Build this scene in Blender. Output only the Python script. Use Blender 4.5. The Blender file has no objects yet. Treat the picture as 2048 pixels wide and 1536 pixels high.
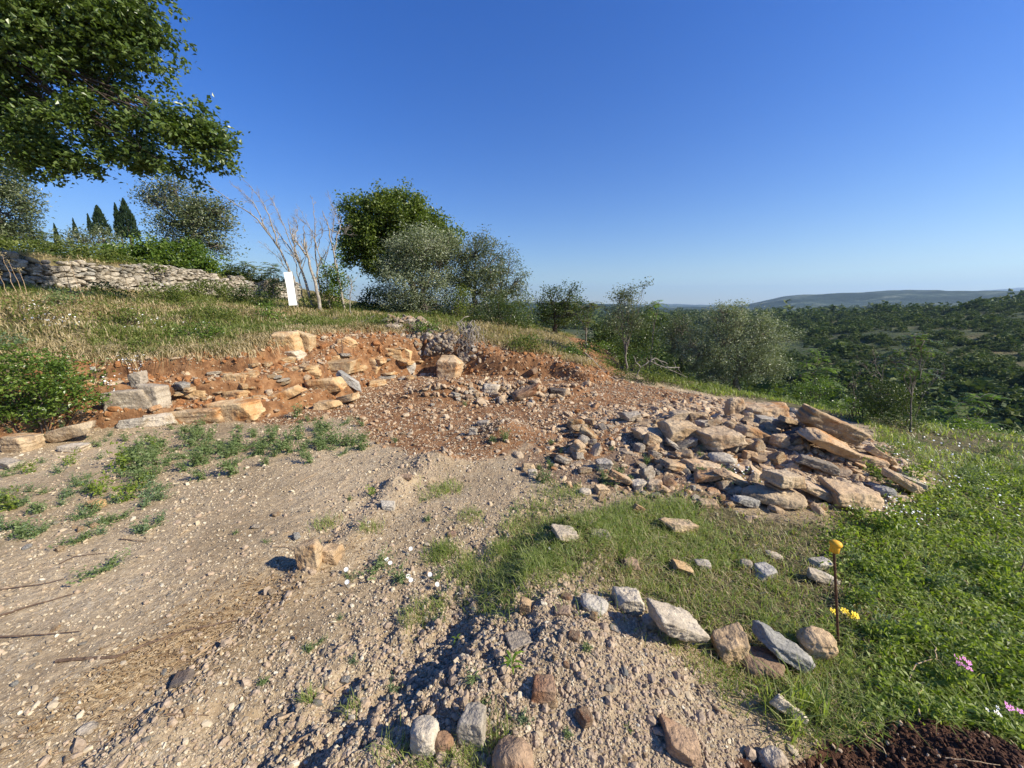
import bpy, bmesh, math, random
import numpy as np
from mathutils import Vector, Matrix, Euler

# ------------------------------------------------------------------ camera, sky, sun, exposure
S = bpy.context.scene
COL = S.collection
CAMZ = 1.6
PITCH = math.radians(11.7)
F = 740.0
cam_d = bpy.data.cameras.new("camera"); cam = bpy.data.objects.new("camera", cam_d); COL.objects.link(cam)
cam.location = (0, 0, CAMZ); cam.rotation_euler = (math.pi/2 - PITCH, 0, 0)
cam_d.sensor_width = 36; cam_d.lens = F/2048*36; cam_d.clip_start = 0.05; cam_d.clip_end = 60000
S.camera = cam

SUN_EL = math.radians(33); SUN_AZ = math.radians(108)       # azimuth clockwise from +Y (the view direction)
W = bpy.data.worlds.new("World"); S.world = W; W.use_nodes = True
wn = W.node_tree; bg = wn.nodes["Background"]
sky = wn.nodes.new("ShaderNodeTexSky"); sky.sky_type = 'NISHITA'; sky.sun_disc = False
sky.sun_elevation = SUN_EL; sky.sun_rotation = SUN_AZ
sky.altitude = 600; sky.air_density = 1.35; sky.dust_density = 0.35; sky.ozone_density = 5.0
hs = wn.nodes.new("ShaderNodeHueSaturation"); hs.inputs["Hue"].default_value = 0.523; hs.inputs["Saturation"].default_value = 1.36; hs.inputs["Value"].default_value = 1.0
wn.links.new(sky.outputs[0], hs.inputs["Color"]); wn.links.new(hs.outputs[0], bg.inputs[0]); bg.inputs[1].default_value = 0.092
sd = bpy.data.lights.new("sun", 'SUN'); so = bpy.data.objects.new("sun", sd); COL.objects.link(so)
sd.energy = 5.0; sd.angle = math.radians(0.5); sd.color = (1.0, 0.925, 0.77)
sdir = Vector((math.sin(SUN_AZ)*math.cos(SUN_EL), math.cos(SUN_AZ)*math.cos(SUN_EL), math.sin(SUN_EL)))
so.rotation_euler = sdir.to_track_quat('Z', 'Y').to_euler(); so.location = (20, -3, 20)
S.view_settings.view_transform = 'Standard'; S.view_settings.look = 'None'
S.view_settings.exposure = 0.80; S.view_settings.gamma = 1.0
S.render.engine = 'CYCLES'; S.cycles.use_denoising = True
S.cycles.max_bounces = 6; S.cycles.diffuse_bounces = 2; S.cycles.glossy_bounces = 2
S.cycles.transmission_bounces = 3; S.cycles.transparent_max_bounces = 6

rng = np.random.default_rng(7)
R = random.Random(11)

# ------------------------------------------------------------------ noise and plan helpers
def _h(ix, iy, iz, seed):
    n = (ix.astype(np.int64)*374761393 + iy.astype(np.int64)*668265263 + iz.astype(np.int64)*2147483647 + seed*1274126177) & 0xffffffff
    n = ((n ^ (n >> 13))*1274126177) & 0xffffffff
    n = ((n ^ (n >> 16))*2246822519) & 0xffffffff
    return ((n ^ (n >> 15)) & 0xffffff)/8388607.5 - 1.0
def vn2(x, y, seed=0):
    x = np.asarray(x, float); y = np.asarray(y, float)
    ix = np.floor(x); iy = np.floor(y); fx = x-ix; fy = y-iy
    ux = fx*fx*(3-2*fx); uy = fy*fy*(3-2*fy); z = np.zeros_like(ix)
    a = _h(ix, iy, z, seed); b = _h(ix+1, iy, z, seed); c = _h(ix, iy+1, z, seed); d = _h(ix+1, iy+1, z, seed)
    return (a*(1-ux)+b*ux)*(1-uy) + (c*(1-ux)+d*ux)*uy
def fb2(x, y, oct=4, seed=0, g=0.5):
    s = 0; a = 1; t = 0
    for o in range(oct):
        s = s + a*vn2(x, y, seed+o); t += a; a *= g
        x, y = (x*0.8-y*0.6)*2.03+17.1, (x*0.6+y*0.8)*2.03-5.3
    return s/t
def vn3(p, seed=0):
    i = np.floor(p); f = p-i; u = f*f*(3-2*f); r = 0
    for dx in (0, 1):
        for dy in (0, 1):
            for dz in (0, 1):
                w = (u[:, 0] if dx else 1-u[:, 0])*(u[:, 1] if dy else 1-u[:, 1])*(u[:, 2] if dz else 1-u[:, 2])
                r = r + w*_h(i[:, 0]+dx, i[:, 1]+dy, i[:, 2]+dz, seed)
    return r
def fb3(p, oct=3, seed=0):
    s = 0; a = 1; t = 0
    for o in range(oct):
        s = s + a*vn3(p, seed+o); t += a; a *= .5; p = p*2.07+11.3
    return s/t
def sst(a, b, x):
    t = np.clip((x-a)/(b-a), 0, 1); return t*t*(3-2*t)
def pl_dist(x, y, P):
    """distance to a polyline and arc position along it"""
    best = np.full(np.shape(x), 1e9); arc = np.zeros(np.shape(x)); L = 0
    for (ax, ay), (bx, by) in zip(P[:-1], P[1:]):
        vx, vy = bx-ax, by-ay; l2 = vx*vx+vy*vy
        t = np.clip(((x-ax)*vx+(y-ay)*vy)/l2, 0, 1)
        d = np.hypot(x-ax-t*vx, y-ay-t*vy); m = d < best
        best = np.where(m, d, best); arc = np.where(m, L+t*math.sqrt(l2), arc); L += math.sqrt(l2)
    return best, arc
def inside(x, y, P):
    r = np.zeros(np.shape(x), bool); n = len(P)
    for i in range(n):
        (ax, ay), (bx, by) = P[i], P[(i+1) % n]
        if ay == by: continue
        c = ((ay > y) != (by > y)) & (x < (bx-ax)*(y-ay)/(by-ay)+ax); r ^= c
    return r
def tps(pts):
    P = np.array(pts, float); X = P[:, :2]; n = len(P)
    d2 = ((X[:, None]-X[None])**2).sum(-1); K = np.where(d2 > 0, .5*d2*np.log(d2+1e-12), 0)
    A = np.zeros((n+3, n+3)); A[:n, :n] = K + np.eye(n)*0.02; A[:n, n] = 1; A[:n, n+1:] = X; A[n, :n] = 1; A[n+1:, :n] = X.T
    w = np.linalg.solve(A, np.r_[P[:, 2], 0, 0, 0])
    def f(x, y):
        s = w[n] + w[n+1]*x + w[n+2]*y
        for i in range(n):
            d = (x-X[i, 0])**2+(y-X[i, 1])**2; s = s + w[i]*.5*d*np.log(d+1e-12)
        return s
    return f

# ------------------------------------------------------------------ the lie of the land
FOOT = [(-14, 1.5), (-9, 3.2), (-6.6, 4.2), (-5.5, 4.7), (-4.8, 4.92), (-3.6, 5.35), (-2.85, 6.6), (-3.15, 8.3), (-2.2, 9.0), (-1.2, 8.8),
        (-.3, 8.45), (.9, 8.4), (1.6, 7.9), (2.1, 8.0), (3.0, 9.6), (4.2, 13), (9, 30)]
UPOLY = FOOT + [(0, 200), (-200, 200), (-200, -40), (-30, -40)]
WALL = [(-16.5, 2.0), (-14.6, 8.0), (-13.4, 12.0), (-12.6, 17.0), (-12.4, 22.0)]
WPOLY = WALL + [(-12.2, 24), (-14, 60), (-200, 60), (-200, -40), (-18, -40)]
LIP = [(3.3, 11), (5, 8.6), (6.8, 6.9), (9.3, 6.5), (14, 6), (30, 2)]
LPOLY = LIP + [(200, -20), (200, 200), (10, 200), (4.6, 20)]
UP = tps([(-5.8, 6.3, .85), (-4.5, 6.6, .88), (-5, 9.5, 1.1), (-4.2, 8.0, 1.04), (-5.0, 6.1, .86), (-4.5, 11, 1.25), (-2, 11, 1.13), (-2.5, 14, 1.2), (-.3, 9.6, .66), (1, 11, .72),
          (1.7, 8.9, .28), (2.6, 10, .0), (-9, 7, 1.45), (-13, 10, 2.05), (-12, 20, 1.95), (-8, 14, 1.6), (-20, 12, 2.6), (-20, 30, 2.6), (0, 20, .8),
          (4, 14, -.2), (6, 25, -.8), (-9, 4.4, .95), (-7, 5.3, .85), (-14, 3.5, 1.7), (-3.2, 9.6, 1.0), (-2, 9.8, 1.0), (-14, 40, 2.2)])
AZ = np.array([-180, -90, -60, -40, -20, -5, 5, 15, 22, 30, 38, 46, 54, 62, 80, 120, 180.])
RR = np.log(np.array([15, 40, 80, 130, 200, 300, 420, 600, 1000, 2000, 3500, 5000, 9000, 14000, 20000.]))
LFT = [2, 2.6, 3, 3, 3, 4, 5, 5, 5, 8, 12, 15, 20, 20, 20]
FZ = np.array([LFT, LFT, LFT, LFT, [1.5, 1.5, 1, 0, -1, -2, -3, -4, -4, 2, 10, 15, 20, 20, 20],
    [1, 0, -4, -8, -12, -15, -17, -18, -16, 14, 34, 30, 40, 40, 20],
    [.5, -2, -7, -12, -16, -20, -22, -22, -20, 22, 38, 30, 40, 50, 20],
    [-.5, -3, -9, -14, -18, -21, -22, -22, -20, 18, 30, 20, 40, 50, 20],
    [-1, -6, -14, -20, -22, -22, -20, -18, -15, 0, -10, 0, 62, 60, 30],
    [-1.6, -9, -18, -22, -20, -17, -15, -16, -18, -12, 6, 0, 30, 40, 20],
    [-2.6, -11, -20, -24, -19, -15, -11, -17, -22, 8, 92, 40, 20, 20, 20],
    [-2.8, -12, -21, -26, -18, -9, -5, -10, -20, 12, 104, 50, 20, 240, 20],
    [-2.8, -12, -21, -26, -17, -8, 1, -3, -15, 12, 86, 40, 20, 400, 20],
    [-2, -11, -20, -24, -15, -5, 5, 2, -10, 15, 70, 40, 20, 380, 20],
    [-1, -8, -14, -15, -8, 0, 12, 10, 0, 15, 60, 40, 20, 200, 20], LFT, LFT], float)
def far_z(x, y):
    r = np.hypot(x, y); az = np.degrees(np.arctan2(x, y)); lr = np.log(np.maximum(r, 1))
    i = np.clip(np.searchsorted(AZ, az)-1, 0, len(AZ)-2); j = np.clip(np.searchsorted(RR, lr)-1, 0, len(RR)-2)
    u = np.clip((az-AZ[i])/(AZ[i+1]-AZ[i]), 0, 1); v = np.clip((lr-RR[j])/(RR[j+1]-RR[j]), 0, 1); u = u*u*(3-2*u); v = v*v*(3-2*v)
    z = (FZ[i, j]*(1-u)+FZ[i+1, j]*u)*(1-v) + (FZ[i, j+1]*(1-u)+FZ[i+1, j+1]*u)*v
    z = z + sst(60, 200, r)*fb2(x/70, y/70, 3, 31)*2.0 + sst(900, 2500, r)*(fb2(x/420, y/420, 4, 35)*27) + sst(7000, 12000, r)*fb2(x/1500, y/1500, 3, 36)*45
    return z
def gau(x, y, cx, cy, rx, ry, hgt, rot=0):
    c, s = math.cos(rot), math.sin(rot); dx = x-cx; dy = y-cy
    return hgt*np.exp(-(((dx*c+dy*s)/rx)**2+((-dx*s+dy*c)/ry)**2))
def flat(px, py, z=0.0):
    v = (768-py)/F; u = (px-1024)/F
    dy = math.cos(PITCH)+v*math.sin(PITCH); dz = v*math.cos(PITCH)-math.sin(PITCH); t = (z-CAMZ)/dz
    return (u*t, dy*t)
RUT = [flat(*p) for p in ((870, 925), (800, 965), (690, 1050), (620, 1120), (540, 1200), (470, 1262), (420, 1310), (330, 1400), (240, 1480), (120, 1600))]
RID = [flat(*p) for p in ((1090, 1085), (1010, 1170), (950, 1240), (900, 1330), (800, 1400), (690, 1480), (560, 1600))]
def lower(x, y):
    z = -0.10*np.logaddexp(0, (np.clip(x, -50, 200)-1.4)*3)/3
    L, _ = pl_dist(x, y, LIP); L = np.where(inside(x, y, LPOLY), L, 0)
    z = z - 0.42*L*sst(0, 2.0, L)
    # the wheel rut edge and the gravel berm on its right
    d, s = pl_dist(x, y, RUT); 
    side = inside(x, y, RUT + [(-3, -1), (4, -1), (2, 5)])
    sd = np.where(side, d, -d)
    sd = sd+.09*fb2(x*2.1, y*2.1, 3, 6); z = z + .045*np.exp(-((sd-.10)/.15)**2)*np.clip(.7+1.3*fb2(x*2.6, y*2.6, 3, 5), .1, 2) - .02*np.exp(-((sd+.10)/.12)**2)
    d, s = pl_dist(x, y, RID); side = inside(x, y, RID + [(-1, -1), (5, -1), (3, 4)]); sd = np.where(side, d, -d)
    z = z + .11*np.exp(-((sd-.20)/np.where(sd > .2, .55, .17))**2)*(1+.35*fb2(x*5, y*5, 3, 8))
    # heaps
    z = z + gau(x, y, *flat(1200, 1360), .42, .36, .12)
    z = z + gau(x, y, *flat(1010, 872), .30, .28, .19) + gau(x, y, *flat(865, 930), .30, .20, .14) + gau(x, y, *flat(790, 975), .18, .14, .07)
    z = z + gau(x, y, *flat(1062, 795), .42, .34, .30) + gau(x, y, *flat(900, 795), .75, .30, .32, .12) + gau(x, y, *flat(1140, 785), .4, .3, .20)
    z = z + gau(x, y, *flat(980, 785), .5, .35, .16)
    z = z + gau(x, y, 3.2, 4.35, 1.35, 1.0, .30) + gau(x, y, 4.0, 4.4, .6, .6, .10) + gau(x, y, 1.6, 4.9, 1.4, .9, .07)
    # dug brown soil by the lower right corner
    hx, hy = flat(1990, 1530); z = z + gau(x, y, hx, hy, .30, .14, .10, -.35) - gau(x, y, *flat(1700, 1545), .22, .12, .05)
    return z
def ridge_mask(x, y):
    d, s = pl_dist(x, y, RID); return np.exp(-((d-.1)/.38)**2)
def bank_t(x, y):
    d, s = pl_dist(x, y, FOOT)
    ins = inside(x, y, UPOLY); d = np.where(ins, d, 0)
    wob = 1 + .22*fb2(x*1.7, y*1.7, 3, 21)
    Wd = np.interp(s, [0, 5, 8.5, 10.5, 12.2, 13.6, 15.2, 16.5, 19, 20.5, 22, 26], [2.6, 1.9, 1.25, 1.25, 1.9, 1.9, 1.0, .95, .75, .8, 1.3, 3.0])
    return ins, d*wob, s, Wd
def height(x, y, rough=True):
    x = np.asarray(x, float); y = np.asarray(y, float)
    lo = lower(x, y); up = UP(x, y)
    ins, d, s, Wd = bank_t(x, y); t = np.clip(d/Wd, 0, 1)
    n = 3.0; k = np.floor(t*n); f = t*n-k
    stair = (k + sst(.0, .15, f)*.86 + .14*f)/n
    steep = sst(0, .30, t)*.85+.15*t
    st = sst(6.5, 8.5, s)*(1-sst(13.2, 14.2, s))
    prof = st*stair + (1-st)*steep
    prof = np.where(t >= 1, 1.0, prof)
    r = np.hypot(x, y)
    up = up + 0.95*np.where(inside(x, y, WPOLY), sst(0, .35, pl_dist(x, y, WALL)[0]), 0)
    z = lo + (up-lo)*np.where(ins, prof, 0)
    if rough:
        edge = np.where(ins, np.sin(math.pi*np.clip(t, 0, 1)), 0)
        z = z + .05*fb2(x*2.3, y*2.3, 4, 3)*sst(4, 9, r) + .012*fb2(x*3.1, y*3.1, 3, 4)
        z = z + edge*(.06*fb2(x*3.7, y*3.7, 4, 9)+.045*fb2(x*11, y*11, 3, 10))
        rm = ridge_mask(x, y)
        z = z + .010*fb2(x*17, y*17, 3, 13)*(1-sst(3, 9, r)) + .05*rm*fb2(x*11, y*11, 3, 14) + .014*rm*fb2(x*45, y*45, 2, 15)
        gr = np.exp(-((x-3.0)**2/3.5+(y-4.3)**2/1.6)); z = z + gr*.08*fb2(x*4, y*4, 3, 17)
    w = sst(17, 45, r)
    return z*(1-w) + far_z(x, y)*w

def ray(px, py):
    v = (768-py)/F; u = (px-1024)/F
    return np.array((u, math.cos(PITCH)+v*math.sin(PITCH), v*math.cos(PITCH)-math.sin(PITCH)))
_T = np.concatenate([np.geomspace(.6, 60, 700), np.geomspace(61, 900, 120)])
def hit(px, py, rough=True):
    """where the sight line through a photo point meets the ground"""
    d = ray(px, py); P = d[None]*_T[:, None]; z = CAMZ+P[:, 2]; g = height(P[:, 0], P[:, 1], rough)
    b = np.nonzero(z < g)[0]
    i = b[0] if len(b) else len(_T)-1
    if i > 0:
        a = z[i-1]-g[i-1]; c = g[i]-z[i]; t = _T[i-1]+(_T[i]-_T[i-1])*a/(a+c+1e-9)
    else: t = _T[0]
    return Vector((d[0]*t, d[1]*t, CAMZ+d[2]*t)), t
def hits(px, py, rough=True):
    px = np.asarray(px, float); py = np.asarray(py, float); D = np.stack([ray(a, b) for a, b in zip(px, py)])
    T = np.geomspace(.7, 60, 260); lo = np.full(len(px), .6); hi = np.full(len(px), 60.); fd = np.zeros(len(px), bool)
    for k in range(0, 260, 20):
        t = T[k:k+20]; idx = np.nonzero(~fd)[0]
        if not len(idx): break
        P = D[idx, None]*t[None, :, None]; g = height(P[..., 0].ravel(), P[..., 1].ravel(), rough).reshape(P.shape[:2]); bl = CAMZ+P[..., 2] < g
        an = bl.any(1); f = bl.argmax(1)
        for j in np.nonzero(an)[0]:
            i = idx[j]; fd[i] = True; q = k+f[j]; hi[i] = T[q]; lo[i] = T[q-1] if q else .6
    t = (lo+hi)/2; P = D*t[:, None]; P[:, 2] = height(P[:, 0], P[:, 1], rough); return P
def at(px, py, Y):
    d = ray(px, py); t = Y/d[1]; return Vector((d[0]*t, Y, CAMZ+d[2]*t)), t
def gz(x, y): return float(height(np.array([x]), np.array([y]))[0])

# ------------------------------------------------------------------ mesh helpers
def mesh_np(name, V, Fc, smooth=False):
    V = np.nan_to_num(np.ascontiguousarray(V, dtype=np.float32)); Fc = np.ascontiguousarray(Fc, dtype=np.int32)
    me = bpy.data.meshes.new(name); n, k = Fc.shape
    me.vertices.add(len(V)); me.vertices.foreach_set("co", V.ravel())
    me.loops.add(n*k); me.loops.foreach_set("vertex_index", Fc.ravel())
    me.polygons.add(n); me.polygons.foreach_set("loop_start", np.arange(0, n*k, k, dtype=np.int32))
    me.polygons.foreach_set("use_smooth", np.full(n, smooth, bool))
    me.update(calc_edges=True); return me
def link(name, me, mat=None, parent=None, loc=None):
    o = bpy.data.objects.new(name, me); COL.objects.link(o)
    if mat and me and not me.materials: me.materials.append(mat)
    if parent: o.parent = parent
    if loc is not None: o.location = loc
    return o
def tag(o, label, cat, group=None):
    o["label"] = label; o["category"] = cat
    if group: o["group"] = group
    return o
def stuff(o, label, cat):
    o["kind"] = "stuff"; o["label"] = label; o["category"] = cat; return o
def empty(name, loc):
    o = bpy.data.objects.new(name, None); COL.objects.link(o); o.location = loc; o.empty_display_size = .2; return o
def dup(root, loc, rz, sc, label=None):
    r = root.copy(); COL.objects.link(r); r.location = loc; r.rotation_euler = (0, 0, rz); r.scale = (sc,)*3
    if label: r["label"] = label
    for ch in root.children:
        c = ch.copy(); COL.objects.link(c); c.parent = r
    return r
def tubes(paths, sides=6):
    """paths: list of (points Nx3, radii N) -> verts, quads"""
    Vs, Fs = [], []; off = 0
    for P, r in paths:
        P = np.asarray(P, float); r = np.asarray(r, float); n = len(P)
        T = np.gradient(P, axis=0); T /= np.linalg.norm(T, axis=1)[:, None]+1e-9
        up = np.array([0, 0, 1.]) if abs(T[:, 2]).mean() < .8 else np.array([1., 0, 0])
        A = np.cross(T, up); A /= np.linalg.norm(A, axis=1)[:, None]+1e-9; B = np.cross(T, A)
        an = np.arange(sides)/sides*2*math.pi
        V = P[:, None] + r[:, None, None]*(np.cos(an)[None, :, None]*A[:, None]+np.sin(an)[None, :, None]*B[:, None])
        Vs.append(V.reshape(-1, 3)); i = np.arange(n-1)[:, None]*sides; j = np.arange(sides)[None]; j2 = (j+1) % sides
        Fs.append(np.stack([i+j, i+j2, i+sides+j2, i+sides+j], -1).reshape(-1, 4)+off); off += n*sides
    return np.concatenate(Vs), np.concatenate(Fs)
def wig(a, b, n=6, amp=.08, g=None):
    """a crooked line from a to b"""
    g = g or rng; a = np.asarray(a, float); b = np.asarray(b, float); L = np.linalg.norm(b-a)
    t = np.linspace(0, 1, n)[:, None]; P = a+(b-a)*t
    o = g.normal(0, amp*L, (n, 3))*np.sin(t*math.pi); return P+o*.6
def unit(v): return v/(np.linalg.norm(v, axis=-1, keepdims=True)+1e-9)
def leaves(C, size, aspect=.45, up=.3, g=None, out=None, fold=.12):
    """one small diamond-shaped leaf at every point"""
    g = g or rng; n = len(C); size = np.broadcast_to(size, (n,))
    D = g.normal(0, 1, (n, 3)); 
    if out is not None: D = unit(D)+out*.8
    D[:, 2] *= .7; D = unit(D)
    N = g.normal(0, 1, (n, 3)); N[:, 2] = np.abs(N[:, 2])+up*2; Sd = unit(np.cross(D, N)); N = unit(np.cross(Sd, D))
    s = (size*g.uniform(.65, 1.25, n))[:, None]
    a = C-D*s*.5; b = C+D*s*.5; m = C-D*s*.08+N*s*fold
    l = m+Sd*s*aspect*.5; r_ = m-Sd*s*aspect*.5
    V = np.stack([a, l, b, r_], 1).reshape(-1, 3); Fc = np.arange(4*n).reshape(n, 4)
    return V, Fc
def blades(P, hgt, wid, lean=.35, g=None, droop=.0, dirv=None):
    g = g or rng; n = len(P); a = g.uniform(0, 2*math.pi, n); b = np.stack([np.cos(a), np.sin(a), 0*a], 1)
    if dirv is not None: b = unit(b*.7+dirv)
    sd = np.stack([-b[:, 1], b[:, 0], 0*a], 1)*np.broadcast_to(wid, (n,))[:, None]*.5
    h = (np.broadcast_to(hgt, (n,))*g.uniform(.5, 1.25, n))[:, None]; ln = h*(lean*g.uniform(.2, 1.6, n))[:, None]
    up = np.array([0, 0, 1.])
    m = P+up*h*.6+b*ln*.4; t = P+up*h*(1-droop-.25*(ln/h)**2)+b*ln*1.3
    V = np.stack([P-sd, P+sd, m+sd*.8, m-sd*.8, t], 1).reshape(-1, 3)
    i = np.arange(n)[:, None]*5; Fc = np.concatenate([i+[0, 1, 2], i+[0, 2, 3], i+[3, 2, 4]], 1).reshape(-1, 3)
    return V, Fc
def join(parts):
    Vs, Fs, o = [], [], 0
    for V, Fc in parts: Vs.append(V); Fs.append(Fc+o); o += len(V)
    return np.concatenate(Vs), np.concatenate(Fs)

# ------------------------------------------------------------------ materials
class M:
    def __init__(s, name):
        s.m = bpy.data.materials.new(name); s.m.use_nodes = True; s.t = s.m.node_tree; s.p = s.t.nodes["Principled BSDF"]; s.out = s.t.nodes["Material Output"]
        s.p.inputs["Roughness"].default_value = .9; s.p.inputs["Specular IOR Level"].default_value = .25
    def n(s, typ, **k):
        nd = s.t.nodes.new(typ)
        for a, v in k.items():
            if a.startswith("_"): setattr(nd, a[1:], v)
            else: s.put(nd, a.replace("__", " "), v)
        return nd
    def put(s, nd, sock, v):
        i = nd.inputs[int(sock[1:])] if sock[0] == "i" and sock[1:].isdigit() else nd.inputs[sock]
        if isinstance(v, bpy.types.NodeSocket): s.t.links.new(v, i)
        elif isinstance(v, bpy.types.Node): s.t.links.new(v.outputs[0], i)
        else: i.default_value = (*v, 1) if isinstance(v, tuple) and len(v) == 3 and i.type == 'RGBA' else v
    def co(s, kind="Object"): return s.n("ShaderNodeTexCoord").outputs[kind]
    def noise(s, vec, scale, detail=4, rough=.55):
        return s.n("ShaderNodeTexNoise", Vector=vec, Scale=scale, Detail=detail, Roughness=rough).outputs[0]
    def ramp(s, fac, *st):
        r = s.n("ShaderNodeValToRGB", Fac=fac); e = r.color_ramp.elements
        while len(e) < len(st): e.new(.5)
        for k, (p, c) in zip(e, st): k.position = p; k.color = (*c, 1) if not isinstance(c, (int, float)) else (c, c, c, 1)
        return r.outputs[0]
    def mix(s, f, a, b):
        m = s.n("ShaderNodeMix", _data_type='RGBA')
        s.put(m, "i0", f); s.put(m, "i6", a); s.put(m, "i7", b); return m.outputs[2]
    def mulc(s, a, b):
        m = s.n("ShaderNodeMix", _data_type='RGBA', _blend_type='MULTIPLY'); s.put(m, "i0", 1.0); s.put(m, "i6", a); s.put(m, "i7", b); return m.outputs[2]
    def math(s, op, a, b=0.0):
        m = s.n("ShaderNodeMath", _operation=op); s.put(m, "i0", a); s.put(m, "i1", b); return m.outputs[0]
    def attr(s, name): return s.n("ShaderNodeAttribute", _attribute_name=name).outputs["Fac"]
    def bump(s, h, strength, dist, prev=None):
        b = s.n("ShaderNodeBump", Strength=strength, Distance=dist, Height=h)
        if prev is not None: s.put(b, "Normal", prev)
        return b.outputs[0]
    def done(s, color=None, normal=None, **k):
        if color is not None: s.put(s.p, "Base Color", color)
        if normal is not None: s.put(s.p, "Normal", normal)
        for a, v in k.items(): s.put(s.p, a.replace("__", " "), v)
        return s.m
def leaf_mat(name, c1, c2, c3=None, rough=.45, trans=.35, spec=.35, patch=1.2):
    m = M(name); ri = m.n("ShaderNodeNewGeometry").outputs["Random Per Island"]
    pn = m.noise(m.n("ShaderNodeNewGeometry").outputs["Position"], patch, 2)
    f = m.math('ADD', m.math('MULTIPLY', ri, .65), m.math('MULTIPLY', pn, .45))
    col = m.ramp(f, (.1, c1), (.62, c2), (.95, c3 or c2))
    m.put(m.p, "Base Color", col); m.p.inputs["Roughness"].default_value = rough; m.p.inputs["Specular IOR Level"].default_value = spec
    tr = m.n("ShaderNodeBsdfTranslucent", Color=m.mulc(col, (1.5, 1.6, .7)))
    mx = m.n("ShaderNodeMixShader", Fac=trans); m.t.links.new(m.p.outputs[0], mx.inputs[1]); m.t.links.new(tr.outputs[0], mx.inputs[2])
    m.t.links.new(mx.outputs[0], m.out.inputs[0]); return m.m
def rock_mat(name, base, pale, dark, rust, rustamt=.5, darkamt=.5, island=False, scale=1.0):
    m = M(name); co = m.co()
    rnd = m.n("ShaderNodeNewGeometry").outputs["Random Per Island"] if island else m.n("ShaderNodeObjectInfo").outputs["Random"]
    off = m.n("ShaderNodeVectorMath", _operation='ADD'); m.put(off, "i0", co)
    cmb = m.n("ShaderNodeCombineXYZ", X=m.math('MULTIPLY', rnd, 37.0), Y=m.math('MULTIPLY', rnd, 11.0), Z=0.0); m.put(off, "i1", cmb.outputs[0])
    v = off.outputs[0]
    c = m.mix(m.ramp(m.noise(v, 3.5*scale, 5, .6), (.38, 0.), (.62, 1.)), base, pale)
    c = m.mix(m.ramp(m.noise(v, 2.2*scale, 4, .65), (.62-.25*rustamt, 0.), (.75-.2*rustamt, 1.)), c, rust)
    c = m.mix(m.ramp(m.noise(v, 9*scale, 6, .7), (.66-.25*darkamt, 0.), (.8-.2*darkamt, .85)), c, dark)
    c = m.mulc(c, m.ramp(rnd, (0, (.72, .70, .68)), (.35, (1, .95, .88)), (.7, (1.05, .98, .9)), (1, (.85, .87, .9))))
    c = m.mulc(c, m.ramp(m.noise(v, 60*scale, 3, .6), (.3, .72), (.7, 1.15)))
    b = m.bump(m.noise(v, 14*scale, 6, .65), .7, .05/scale)
    b = m.bump(m.noise(v, 70*scale, 4, .6), .5, .008/scale, b)
    cr = m.n("ShaderNodeTexWave", Vector=v, Scale=1.6*scale, Distortion=9.0, Detail=4.0); cr.bands_direction = 'Z'
    b = m.bump(cr.outputs[1], .35, .03/scale, b)
    return m.done(c, b, Roughness=.9)
def soil_like(name, c1, c2, c3, sc=30):
    m = M(name); co = m.co(); c = m.ramp(m.noise(co, sc, 5, .65), (.3, c1), (.5, c2), (.7, c3))
    return m.done(c, m.bump(m.noise(co, sc*2, 4), .6, .01))

# ground
g = M("ground_soil"); co = g.co()
red, veg, dry, dark, scree = (g.attr(k) for k in ("red", "veg", "dry", "dark", "scree"))
vor = g.n("ShaderNodeTexVoronoi", Vector=co, Scale=95.0, Randomness=1.0); vor2 = g.n("ShaderNodeTexVoronoi", Vector=co, Scale=38.0, Randomness=1.0)
peb = g.ramp(vor.outputs["Color"], (.0, (.10, .09, .08)), (.3, (.32, .245, .165)), (.62, (.47, .375, .265)), (.85, (.51, .44, .35)), (1, (.56, .50, .42)))
peb2 = g.ramp(vor2.outputs["Color"], (.0, (.17, .14, .11)), (.4, (.37, .285, .195)), (.8, (.47, .385, .28)), (1, (.56, .50, .42)))
big = g.noise(co, .9, 4); fine = g.noise(co, 26, 5, .65)
grav = g.mix(g.ramp(g.noise(co, 3.1, 4), (.4, 0.), (.6, .75)), peb, peb2)
dirt = g.ramp(fine, (.32, (.27, .195, .125)), (.5, (.42, .32, .215)), (.68, (.53, .42, .295)))
c = g.mix(g.ramp(g.noise(co, 5.5, 5, .6), (.38, .15), (.62, .8)), grav, dirt)
c = g.mulc(c, g.ramp(big, (.36, (.74, .69, .63)), (.62, (1.1, 1.07, 1.04))))
redc = g.ramp(g.noise(co, 7, 6, .65), (.3, (.08, .038, .018)), (.5, (.235, .115, .05)), (.68, (.36, .205, .10)))
vegc = g.ramp(g.noise(co, 9, 5), (.3, (.05, .042, .02)), (.55, (.12, .105, .045)), (.75, (.22, .17, .09)))
dryc = g.ramp(g.noise(co, 8, 6, .6), (.3, (.12, .085, .045)), (.5, (.26, .20, .11)), (.7, (.42, .34, .20)))
darkc = g.ramp(g.noise(co, 22, 6, .7), (.3, (.03, .014, .008)), (.5, (.085, .038, .02)), (.7, (.16, .075, .04)))
scrc = g.mix(.5, g.mix(.5, grav, redc), (.13, .075, .042))
def edge(a, k=2.2): return g.ramp(g.math('ADD', a, g.math('MULTIPLY', g.math('SUBTRACT', g.noise(co, 6, 5, .7), .5), .9)), (.35, 0.), (.65, 1.))
c = g.mulc(c, (.99, 1.0, .94)); c = g.mix(edge(scree), c, scrc); c = g.mix(edge(red), c, redc); c = g.mix(edge(dry), c, dryc); c = g.mix(edge(veg), c, vegc); c = g.mix(edge(dark), c, darkc)
b = g.bump(g.noise(co, 30, 6, .7), .8, .03); b = g.bump(vor2.outputs["Distance"], -.5, .012, b); b = g.bump(vor.outputs["Distance"], -.55, .006, b)
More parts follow.
